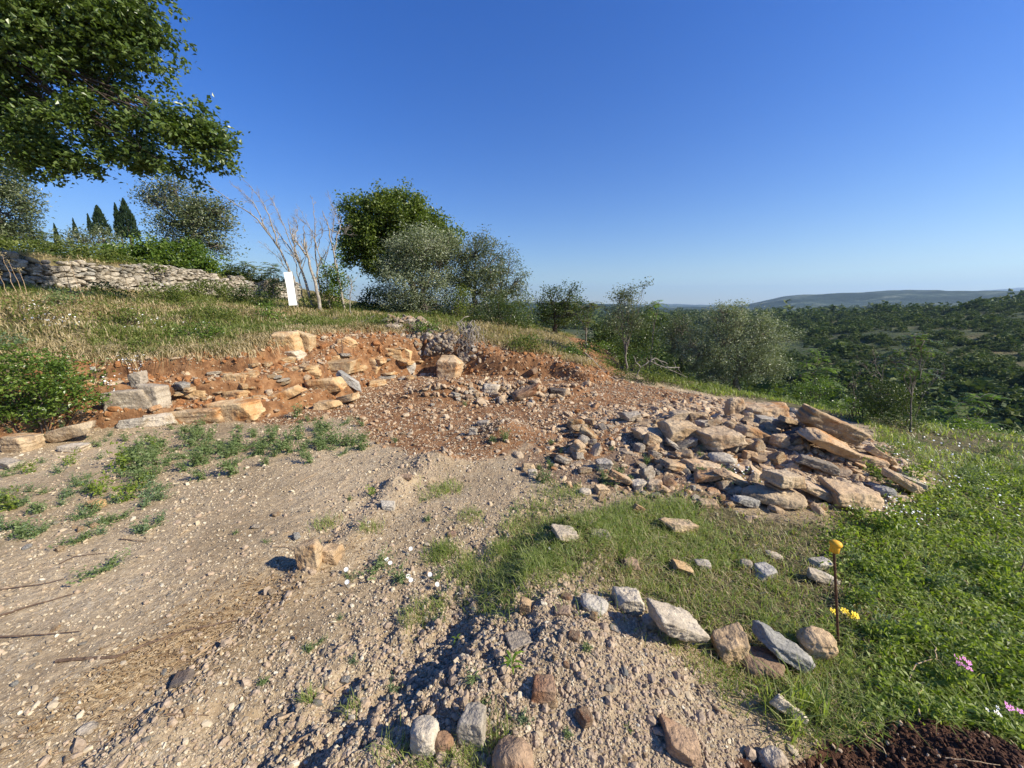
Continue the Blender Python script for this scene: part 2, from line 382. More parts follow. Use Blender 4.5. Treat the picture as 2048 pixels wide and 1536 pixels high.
MAT_GROUND = g.done(c, b, Roughness=.95)
# far country
h = M("hill_land"); co = h.co(); sc_ = h.n("ShaderNodeMapping", Vector=co); sc_.inputs["Scale"].default_value = (1, 1, 14)
c = h.ramp(h.noise(sc_.outputs[0], .035, 6, .7), (.36, (.035, .055, .018)), (.52, (.07, .085, .03)), (.62, (.14, .12, .05)), (.70, (.28, .19, .10)))
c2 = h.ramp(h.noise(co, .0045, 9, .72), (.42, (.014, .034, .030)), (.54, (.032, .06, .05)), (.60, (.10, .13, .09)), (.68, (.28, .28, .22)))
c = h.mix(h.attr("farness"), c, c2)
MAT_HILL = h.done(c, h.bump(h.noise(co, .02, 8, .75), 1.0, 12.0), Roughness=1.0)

OR = rock_mat("limestone_ochre", (.46, .335, .21), (.62, .50, .35), (.17, .13, .09), (.42, .22, .09), .35, .4)
OC = rock_mat("limestone_bank", (.50, .325, .16), (.64, .50, .31), (.24, .18, .12), (.46, .225, .085), .5, .3)
TA = rock_mat("limestone_tan", (.40, .28, .16), (.58, .46, .31), (.14, .12, .10), (.42, .22, .09), .35, .55)
GR = rock_mat("limestone_grey", (.33, .28, .22), (.50, .45, .37), (.10, .09, .08), (.34, .23, .13), .1, .5)
WH = rock_mat("limestone_white", (.46, .40, .31), (.60, .55, .46), (.25, .22, .18), (.44, .33, .20), .15, .3)
BR = rock_mat("clay_stone", (.33, .225, .15), (.42, .31, .21), (.10, .07, .05), (.30, .15, .08), .5, .5)
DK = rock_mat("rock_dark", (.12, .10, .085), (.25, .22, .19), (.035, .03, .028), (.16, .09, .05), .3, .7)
BL = rock_mat("rock_bluegrey", (.28, .28, .265), (.46, .45, .42), (.13, .14, .15), (.28, .24, .20), .05, .4)
RUB = rock_mat("rubble_stone", (.42, .30, .185), (.60, .49, .35), (.14, .11, .085), (.38, .19, .08), .4, .35, island=True)
RUBG = rock_mat("rubble_grey", (.25, .20, .15), (.52, .46, .37), (.045, .038, .03), (.30, .17, .08), .45, .6, island=True)
WALLM = rock_mat("wall_stone", (.31, .28, .235), (.56, .52, .45), (.055, .05, .045), (.22, .16, .10), .2, .6, island=True)
PEB = M("pebble"); ri = PEB.n("ShaderNodeNewGeometry").outputs["Random Per Island"]
PEBM = PEB.done(PEB.mulc((1.02, 1.03, .97), PEB.ramp(ri, (0, (.12, .11, .10)), (.14, (.26, .20, .14)), (.5, (.42, .325, .225)), (.8, (.50, .41, .30)), (.98, (.52, .45, .355)), (1, (.58, .52, .43)))), PEB.bump(PEB.noise(PEB.co(), 120, 3), .4, .004), Roughness=.85)
CLOD = soil_like("soil_clod", (.25, .18, .12), (.38, .285, .195), (.48, .37, .265), 40)
CLODR = soil_like("red_clod", (.12, .05, .022), (.27, .118, .044), (.39, .20, .085), 25)
CLODD = soil_like("dark_clod", (.03, .014, .008), (.08, .036, .02), (.14, .07, .036), 40)
BARK = soil_like("bark_brown", (.05, .035, .025), (.10, .075, .055), (.17, .13, .10), 18)
BARKG = soil_like("bark_grey", (.09, .075, .06), (.17, .145, .115), (.28, .25, .21), 14)
BARKD = soil_like("bark_dead", (.17, .145, .115), (.30, .26, .215), (.45, .40, .335), 10)
STK = soil_like("dry_stick", (.20, .13, .08), (.36, .25, .15), (.52, .40, .26), 30)
STKD = soil_like("dark_stick", (.07, .045, .03), (.14, .09, .06), (.24, .16, .10), 30)
ROOTM = soil_like("pale_root", (.30, .20, .11), (.48, .34, .20), (.60, .46, .30), 30)
L_OAK = leaf_mat("oak_leaf", (.045, .075, .014), (.11, .165, .034), (.21, .26, .08), .38, .3, .5, .8)
L_OAK2 = leaf_mat("bright_oak_leaf", (.06, .095, .016), (.14, .19, .038), (.25, .28, .08), .42, .35, .4)
L_OLV = leaf_mat("olive_leaf", (.055, .078, .03), (.125, .155, .065), (.28, .29, .17), .4, .2, .5, 1.5)
L_OLV2 = leaf_mat("silver_olive_leaf", (.09, .12, .05), (.23, .265, .14), (.54, .55, .43), .4, .2, .5, 1.5)
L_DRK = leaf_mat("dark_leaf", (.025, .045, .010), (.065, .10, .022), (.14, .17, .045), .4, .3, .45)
L_SHR = leaf_mat("shrub_leaf", (.05, .08, .014), (.13, .165, .034), (.25, .27, .07), .45, .35, .35)
L_BRT = leaf_mat("bright_leaf", (.07, .13, .015), (.16, .26, .03), (.28, .38, .05), .45, .45, .35)
L_BRM = leaf_mat("bramble_leaf", (.04, .08, .012), (.12, .19, .028), (.24, .31, .06), .35, .35, .55)
L_CYP = leaf_mat("cypress_leaf", (.008, .020, .009), (.018, .038, .015), (.035, .058, .022), .7, .08, .2)
L_FAR = leaf_mat("far_leaf", (.035, .060, .016), (.085, .12, .032), (.17, .19, .06), .7, .15, .15, .02)
L_WEED = leaf_mat("weed_leaf", (.08, .12, .038), (.17, .225, .085), (.29, .34, .17), .5, .35, .3)
L_WEED2 = leaf_mat("grey_weed_leaf", (.07, .11, .06), (.16, .22, .11), (.27, .34, .19), .5, .35, .3)
L_COV = leaf_mat("cover_leaf", (.085, .125, .016), (.21, .275, .038), (.36, .41, .12), .48, .4, .3, 2.5)
L_GRS = leaf_mat("grass_blade", (.13, .175, .035), (.25, .31, .075), (.45, .43, .20), .45, .4, .4, 2.0)
L_GRY = leaf_mat("meadow_blade", (.10, .13, .03), (.20, .235, .06), (.36, .34, .15), .5, .4, .3, 1.0)
L_STR = leaf_mat("straw_blade", (.20, .15, .07), (.42, .33, .18), (.60, .50, .32), .6, .3, .25, 1.5)
L_LIT = leaf_mat("dead_leaf", (.16, .09, .045), (.34, .23, .12), (.52, .40, .25), .6, .2, .25, 5)
def plain(name, c, rough=.6, spec=.3, emit=None):
    m = M(name); return m.done(m.mulc(c if not isinstance(c, tuple) else (*c, 1), m.ramp(m.noise(m.co(), 40, 3), (.3, .85), (.7, 1.08))), None, Roughness=rough, Specular__IOR__Level=spec)
PETW = plain("white_petal", (.82, .82, .80), .6); PETP = plain("pink_petal", (.62, .20, .55), .6); PETY = plain("yellow_petal", (.85, .60, .02), .6)
YCAP = (lambda m: m.done(m.mix(m.ramp(m.noise(m.co(), 90, 5, .7), (.5, 0.), (.72, .6)), (.78, .40, .03), (.50, .30, .08)), m.bump(m.noise(m.co(), 160, 3), .3, .002), Roughness=.6))(M("yellow_plastic")); RUST = soil_like("rusty_steel", (.05, .028, .018), (.12, .06, .035), (.2, .1, .055), 60)
BOARD = (lambda m: m.done(m.mix(m.ramp(m.noise(m.co(), 3.5, 6, .7), (.52, 0.), (.75, .55)), (.78, .78, .76), (.42, .38, .31)), None, Roughness=.55))(M("white_board"))
GSTEM = plain("green_stem", (.13, .19, .06), .6)
# ------------------------------------------------------------------ ground sheets
def poly_px(pts):
    Q = [hit(px, py, False)[0] for px, py in pts]; return [(q.x*min(1, 26/math.hypot(q.x, q.y)), q.y*min(1, 26/math.hypot(q.x, q.y))) for q in Q]
GREEN = poly_px([(985, 1150), (1040, 1060), (1150, 1010), (1290, 1000), (1470, 1012), (1600, 1030), (1745, 1020), (1835, 975), (1790, 905), (1735, 850), (1650, 822), (1520, 800), (1420, 785), (1330, 765), (1270, 752), (1500, 700), (1900, 862), (2150, 880), (2700, 960), (3300, 1536), (2500, 1700), (1830, 1640), (1640, 1500), (1560, 1400), (1440, 1340), (1290, 1225), (1170, 1180)])
LEAFY = poly_px([(1690, 1040), (1860, 985), (2050, 960), (2700, 1000), (3300, 1536), (2500, 1700), (1900, 1640), (1680, 1480), (1640, 1360), (1760, 1300), (1700, 1180)])
REDS = poly_px([(330, 845), (560, 850), (700, 835), (740, 900), (900, 905), (1040, 890), (1200, 900), (1330, 850), (1450, 812), (1400, 792), (1320, 775), (1260, 762), (1180, 745), (1000, 700), (900, 640)]) + [(-2, 12), (-5.5, 8.2), (-6, 6.6)]
SCREE = poly_px([(1090, 850), (1230, 815), (1430, 800), (1580, 828), (1700, 860), (1830, 960), (1730, 1010), (1480, 1010), (1290, 985), (1110, 975), (1050, 930)])
DARKP = [(flat(1450, 1540)), flat(1700, 1480), flat(1790, 1440), flat(1960, 1450), flat(2200, 1560), flat(2300, 1800), flat(1600, 1800)]
WEEDP = poly_px([(-300, 930), (0, 880), (240, 870), (420, 865), (600, 880), (735, 905), (600, 925), (470, 940), (330, 1000), (150, 1060), (140, 1110), (-300, 1130)])
def soft(x, y, P, w, amp=.35, sc=1.3, seed=50):
    d, _ = pl_dist(x, y, P+[P[0]]); s = np.where(inside(x, y, P), d, -d)
    return sst(-w, w, s+amp*fb2(x*sc, y*sc, 4, seed))
def masks(x, y):
    ins, d, s, Wd = bank_t(x, y); t = d/Wd
    up = np.where(ins, sst(.86, 1.1, t+.15*fb2(x*2, y*2, 3, 60)), 0)
    L, _ = pl_dist(x, y, LIP); L = np.where(inside(x, y, LPOLY), L, -L)
    green = np.maximum(soft(x, y, GREEN, .25, .45), sst(-1.5, .3, L))
    red = soft(x, y, REDS, .35, .5)
    red = np.maximum(red, np.where(ins & (s > 7), (1-up), 0)); red = np.maximum(red*(1-up), .45*sst(.14, .34, fb2(x*.6+9, y*.6, 4, 71))*up)
    dry = np.where(ins & (s <= 8), .8*(1-up), 0)
    patch = sst(-.25, .15, fb2(x*.8, y*.8, 4, 70)); bare = sst(.12, .3, fb2(x*.7+9, y*.7, 4, 71))*up
    return dict(red=red, veg=np.maximum(green*.8, up*(.25+.6*patch)), dry=np.clip(np.maximum(dry, up*.9)-green*.6, 0, 1),
                dark=soft(x, y, DARKP, .05, .06, 6), scree=soft(x, y, SCREE, .3, .3))
def set_attrs(me, x, y):
    for k, v in masks(x, y).items():
        a = me.attributes.new(k, 'FLOAT', 'POINT'); a.data.foreach_set("value", np.asarray(v, np.float32))
def grid_mesh(name, X, Y, Z):
    n, m = X.shape; V = np.stack([X, Y, Z], -1).reshape(-1, 3); i = np.arange(n-1)[:, None]*m; j = np.arange(m-1)[None]
    return mesh_np(name, V, np.stack([i+j, i+j+1, i+m+j+1, i+m+j], -1).reshape(-1, 4), True)
a = 1.15
kx = math.asinh(62/a); u = np.linspace(-1, 1, 1150); xs = a*np.sinh(kx*u)
ky = math.asinh(62/a); u = np.linspace(-.42, 1, 1150); ys = .9+a*np.sinh(ky*u)
X, Y = np.meshgrid(xs, ys); Z = height(X.ravel(), Y.ravel()).reshape(X.shape)
me = grid_mesh("ground", X, Y, Z); set_attrs(me, X.ravel(), Y.ravel())
ground = link("ground", me, MAT_GROUND); ground["kind"] = "structure"
r = np.geomspace(50, 17000, 420); th = np.radians(np.linspace(-180, 180, 1441)); Rr, Th = np.meshgrid(r, th, indexing='ij')
X = Rr*np.sin(Th); Y = Rr*np.cos(Th); Z = far_z(X.ravel(), Y.ravel()).reshape(X.shape); Z[:18] -= np.linspace(2.5, 0, 18)[:, None]
me = grid_mesh("hills", X, Y, Z); me.flip_normals() if me.polygons[5].normal.z < 0 else None
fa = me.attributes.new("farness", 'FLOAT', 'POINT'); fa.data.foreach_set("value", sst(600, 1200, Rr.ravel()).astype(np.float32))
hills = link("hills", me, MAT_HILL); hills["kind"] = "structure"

def cov(x, y): return masks(np.array(x), np.array(y))

# ------------------------------------------------------------------ rocks
def ico(sub):
    bm = bmesh.new(); bmesh.ops.create_icosphere(bm, subdivisions=sub, radius=1)
    V = np.array([v.co[:] for v in bm.verts]); Fc = np.array([[v.index for v in f.verts] for f in bm.faces]); bm.free()
    return unit(V), Fc
ICO = {k: ico(k) for k in (1, 2, 3, 4, 5, 6)}
def rock_shape(seed, dims, boxy=1.0, cuts=6, rough=.05, sub=4, sharp=70, depth=.2):
    """a stone bounded by tilted planes, with rounded arrises and a weathered skin; rests on z=0"""
    g = np.random.default_rng(seed); D, Fc = ICO[sub]; dims = np.asarray(dims, float)
    Ns = [np.array(n, float)+g.normal(0, .13, 3) for n in ((1, 0, 0), (-1, 0, 0), (0, 1, 0), (0, -1, 0), (0, 0, 1), (0, 0, -1))]
    ds = [1.0]*6
    for _ in range(int(cuts*1.5)+2):
        n = g.normal(0, 1, 3); n /= np.linalg.norm(n); Ns.append(n); ds.append(np.abs(n).sum()*g.uniform(.93-depth, 1.0))
    Ns = unit(np.array(Ns)); inv = np.maximum(D@Ns.T, 1e-3)/np.array(ds)
    if boxy < 1: sharp = 14; inv = np.concatenate([inv, np.full((len(D), 1), boxy)], 1)
    rr = 1/((inv**sharp).sum(1)**(1/sharp)); V = D*rr[:, None]
    sc = dims/2; P = V*sc; L = dims.mean()
    P = P*np.where(np.abs(P) > 0, 1, 1); nn = unit(V/sc)
    o = fb3(P/L*2.2+seed*3.1, 4, seed)*rough*.8 + fb3(P/L*9+seed, 3, seed+5)*rough*.7
    step = fb3(np.c_[P[:, :2]/L*1.3, P[:, 2]/L*7]+seed, 2, seed+9)
    P = P+nn*(o*L)[:, None]; P[:, :2] *= (1+.028*np.sign(step)*np.minimum(np.abs(step)*8, 1))[:, None]
    P[:, 2] -= P[:, 2].min(); return P, Fc
_rc = 0
def rock(box, mat, label, D=.8, yaw=None, tilt=0, pitch=0, boxy=1.0, cuts=6, bury=.12, sub=5, name="rock", cat="rock", group=None, rough=.05, back=.45, aty=None, lift=0, seed=None, mesh=None):
    global _rc; _rc += 1; seed = seed or 100+_rc
    x0, y0, x1, y1 = box; p, t = hit((x0+x1)/2, y1-(y1-y0)*.06) if not aty else at((x0+x1)/2, y1, aty)
    Wd = (x1-x0)/F*t; hv = (y1-y0)/F*t; dist = math.hypot(p.x, p.y)
    tl = math.radians(tilt); L = Wd*math.cos(tl)
    aw = math.atan2(CAMZ-p.z, dist); H = (hv-Wd*abs(math.sin(tl)))/max(.3, math.cos(tl))
    Dp = min(D*Wd, max(.35*Wd, 1.6*max(H, .1*Wd))); H = max(.22*Wd, (H-Dp*math.sin(aw)*.8)/math.cos(aw))
    L = max(.5*Wd, (Wd-H*abs(math.sin(tl)))/math.cos(tl))
    if yaw is None: yaw = R.uniform(-14, 14)
    V, Fc = rock_shape(seed, (L, Dp, H*(1+bury)), boxy, cuts, rough, sub)
    V[:, 2] -= H*(1+bury)/2
    Mx = np.array(Euler((math.radians(pitch), tl, math.radians(yaw)), 'XYZ').to_matrix()); V = V@Mx.T
    V[:, 2] -= V[:, 2].min()+H*bury*math.cos(tl)
    o = link(name, mesh_np(name, V, Fc, True), mat); fwd = Vector((p.x, p.y, 0)).normalized()*Dp*back; fwd.z = 0
    o.location = Vector((p.x, p.y, p.z+lift))+fwd*(1 if dist > 1 else .7)
    tag(o, label, cat, group); return o
TEMPL = []
def templates():
    for k in range(16):
        g = R.Random if False else np.random.default_rng(900+k)
        dims = (1, g.uniform(.55, .95), g.uniform(.3, .7)); V, Fc = rock_shape(900+k, dims, 1 if k % 4 else .92, 7, .07, 4); TEMPL.append((V, Fc))
templates(); TM = {}
def small_rock(px, py, wpx, mat, label, group, name="stone", cat="stone", zk=1.0, tk=1.0):
    k = R.randrange(16); key = (k, mat.name)
    if key not in TM:
        me = mesh_np("stone", *TEMPL[k], True); me.materials.append(mat); TM[key] = me
    p, t = hit(px, py); s = wpx/F*t; o = link(name, TM[key])
    o.location = (p.x, p.y, p.z-s*.10); o.scale = (s*R.uniform(.85, 1.1), s*R.uniform(.85, 1.1), s*zk*R.uniform(.8, 1.3))
    o.rotation_euler = (R.gauss(0, .3*tk), R.gauss(0, .3*tk), R.uniform(0, 6.28)); return tag(o, label, cat, group)
def stone_batch(P, size, sub=1, flat_=.55, tiltamp=.5, seed=1, nt=14, cuts=6, stretch=(1., .8), yaw=None):
    """many small stones, for rubble nobody could count"""
    g = np.random.default_rng(seed); T = []
    for k in range(nt):
        V, Fc = rock_shape(seed*50+k, (stretch[0], stretch[1]*g.uniform(.75, 1.1), flat_*g.uniform(.6, 1.3)), 1, cuts, .08, sub, 10); V[:, 2] -= V[:, 2].mean(); T.append(V)
    T = np.array(T); n = len(P); size = np.broadcast_to(size, (n,)); V = T[g.integers(0, nt, n)]
    a = g.uniform(0, 6.28, n) if yaw is None else yaw+g.normal(0, .2, n); b = g.normal(0, tiltamp, n); c = g.normal(0, tiltamp, n)
    ca, sa, cb, sb, cc, sc = np.cos(a), np.sin(a), np.cos(b), np.sin(b), np.cos(c), np.sin(c); Z = np.zeros(n); O = np.ones(n)
    Rz = np.stack([ca, -sa, Z, sa, ca, Z, Z, Z, O], 1).reshape(n, 3, 3); Ry = np.stack([cb, Z, sb, Z, O, Z, -sb, Z, cb], 1).reshape(n, 3, 3); Rx = np.stack([O, Z, Z, Z, cc, -sc, Z, sc, cc], 1).reshape(n, 3, 3)
    V = np.einsum('nij,nvj->nvi', Rz@Ry@Rx, V)*size[:, None, None]+P[:, None]
    Fc = ICO[sub][1]; m = V.shape[1]
    return V.reshape(-1, 3), (Fc[None]+np.arange(n)[:, None, None]*m).reshape(-1, 3)
def polar(n, r0, r1, a0, a1, g=None):
    """random ground points, denser close by"""
    g = g or rng; r = np.exp(g.uniform(math.log(r0), math.log(r1), n)); a = np.radians(g.uniform(a0, a1, n)); return r*np.sin(a), r*np.cos(a), r
def on_ground(x, y, dz=0): return np.stack([x, y, height(x, y)+dz], 1)

# scree, cut bank and back heap rubble
g5 = np.random.default_rng(5)
def in_poly(P, n, g=g5, w=.15, amp=.3, seed=50):
    Q = np.array(P); x = g.uniform(Q[:, 0].min()-.3, Q[:, 0].max()+.3, n*3); y = g.uniform(Q[:, 1].min()-.3, Q[:, 1].max()+.3, n*3)
    k = soft(x, y, P, w, amp, 1.3, seed) > g.uniform(0, 1, n*3); return x[k][:n], y[k][:n]
x, y = in_poly(SCREE, 7500, w=.35); fx_ = sst(.3, 3.4, x); kp = g5.uniform(0, 1, len(x)) < .5+.5*fx_; x, y, fx_ = x[kp], y[kp], fx_[kp]; s = np.clip(g5.lognormal(-3.0, .55, len(x))*(.6+.6*fx_), .012, .2)
V1 = stone_batch(on_ground(x, y, s*.02), s, 2, .42, .42, 3)
o = link("scree_rubble", mesh_np("scree_rubble", *V1, False), RUB); stuff(o, "loose tan and ochre rubble spread between the big blocks of the rock pile", "rubble")
x, y = in_poly(REDS, 6500, w=.2); s = np.clip(g5.lognormal(-3.65, .6, len(x)), .008, .11)
V1 = stone_batch(on_ground(x, y, s*.1), s, 1, .5, .5, 4)
o = link("cut_rubble", mesh_np("cut_rubble", *V1, False), RUB); stuff(o, "small broken stones littering the red earth in front of the cut bank", "rubble")
# the long low heap of spoil before the back bank
n = 1500; px = g5.normal(1000, 95, n); py = g5.normal(785, 15, n)
P = hits(np.clip(px, 800, 1190)[:700], py[:700]); P = np.concatenate([P, P+g5.normal(0, .06, P.shape)]); P[:, 2] = height(P[:, 0], P[:, 1])
P = P[:420]; s = np.clip(g5.lognormal(-2.85, .5, len(P)), .03, .2); V1 = stone_batch(P+[0, 0, .02], s, 2, .5, .6, 6)
o = link("spoil_rubble", mesh_np("spoil_rubble", *V1, False), RUB); stuff(o, "heap of broken stones and red clods in front of the back bank", "rubble")

# gravel and clods over the foreground
x, y, r = polar(190000, .75, 11, -62, 62); mk = masks(x, y); keep = (1-1.1*mk["veg"])*(1-.6*mk["dry"]) > g5.uniform(0, 1, len(x)); keep &= mk["dark"] < .4
clump = sst(-.5, .3, fb2(x*1.6, y*1.6, 3, 80)); rmk = ridge_mask(x, y)
rutd, _ = pl_dist(x, y, RUT)
keep &= (g5.uniform(0, 1, len(x)) < .35+.5*clump+.5*rmk)
x, y, r, rmk = x[keep], y[keep], r[keep], rmk[keep]
s = np.clip(g5.lognormal(-5.65, .55, len(x))*(1+.33*r)*(1+.2*rmk), .0025, .04)
pebb = stone_batch(on_ground(x, y, s*.12), s, 1, .6, .5, 8, 20)
o = link("gravel", mesh_np("gravel", *pebb, False), PEBM); stuff(o, "pale gravel and pebbles strewn over the bare beige track", "gravel")
x, y, r = polar(90000, .75, 9, -60, 62); rmk = ridge_mask(x, y); mk = masks(x, y); heap = gau(x, y, *flat(1010, 872), .4, .38, 1)+gau(x, y, *flat(865, 930), .4, .3, 1)+gau(x, y, *flat(790, 975), .3, .2, 1)+gau(x, y, *flat(1200, 1360), .55, .45, 1)
rutk = np.exp(-(pl_dist(x, y, RUT)[0]/.14)**2); keep = np.clip(rmk*.75+heap+.10+.6*rutk, 0, 1)*(1-.8*mk["veg"]) > g5.uniform(0, 1, len(x)); x, y, r = x[keep], y[keep], r[keep]
s = np.clip(g5.lognormal(-5.2, .6, len(x))*(1+.25*r), .004, .05); cl = stone_batch(on_ground(x, y, s*.1), s, 1, .75, .6, 9, 16)
o = link("soil_clods", mesh_np("soil_clods", *cl, False), CLOD); stuff(o, "crumbly reddish brown clods on the gravel berm in the foreground", "soil")
x, y = in_poly(DARKP, 9000, w=.03, amp=.05); s = np.clip(g5.lognormal(-5.0, .55, len(x)), .003, .03); dk = stone_batch(on_ground(x, y, s*.2), s, 1, .8, .6, 10, 12)
o = link("dark_soil", mesh_np("dark_soil", *dk, False), CLODD); stuff(o, "freshly dug dark brown soil crumbs in the lower right corner", "soil")
# red clods on the bank face
def bank_pts(n, s0, s1, t0, t1, g=g5):
    x = g.uniform(-15, 4, n*14); y = g.uniform(1, 14, n*14); ins, d, s, Wd = bank_t(x, y); t = d/Wd
    k = ins & (s > s0) & (s < s1) & (t > t0) & (t < t1); return x[k][:n], y[k][:n]
x, y = bank_pts(2600, 8, 21, -.1, 1.0); s = np.clip(g5.lognormal(-3.3, .6, len(x)), .012, .16); rc = stone_batch(on_ground(x, y, 0), s, 2, .8, .6, 11, 12)
o = link("red_clods", mesh_np("red_clods", *rc, False), CLODR); stuff(o, "crumbling orange red clay lumps on the face of the cut bank", "soil")
x, y = bank_pts(1300, 6.5, 21, 0, 1.05); s = np.clip(g5.lognormal(-3.2, .55, len(x)), .015, .14); rc = stone_batch(on_ground(x, y, s*.15), s, 2, .5, .5, 12, 12)
o = link("bank_rubble", mesh_np("bank_rubble", *rc, False), RUB); stuff(o, "small stones caught on the ledges of the cut bank", "rubble")
# grey tumbled stones of the collapsed wall at the back
def heap_at(name, pts, n, size, mat, label, cat, seed, spread=12):
    g = np.random.default_rng(seed); Q = np.array(pts, float); k = g.uniform(0, len(pts)-1.001, n)
    P = hits(np.interp(k, range(len(Q)), Q[:, 0])+g.normal(0, spread, n), np.interp(k, range(len(Q)), Q[:, 1])+g.normal(0, spread*.55, n)); s = np.clip(g.lognormal(math.log(size), .4, n), size*.4, size*2.6); P[:, 2] += g.uniform(0, 1, n)**2*size*1.2
    V = stone_batch(P, s, 2, .5, .5, seed, 12); o = link(name, mesh_np(name, *V, False), mat); return tag(o, label, cat)
heap_at("rubble_heap", [(840, 668), (885, 690), (925, 722)], 900, .085, RUBG, "dark tumbled heap of grey rubble spilling down the back bank beside the dead roots", "rubble heap", 61, 13)["kind"] = "stuff"
heap_at("broken_wall", [(770, 650), (820, 652), (862, 662)], 190, .15, RUBG, "remnant of low grey drystone wall on top of the back bank under the olives", "stone wall", 62, 6)

# ------------------------------------------------------------------ the big stones, one object each
def rocks(lst, mat, **k):
    for it in lst:
        box, lab, kw = it[0], it[1], (it[2] if len(it) > 2 else {})
        kk = dict(k); kk.update(kw); rock(box, kk.pop("mat", mat), lab, **kk)
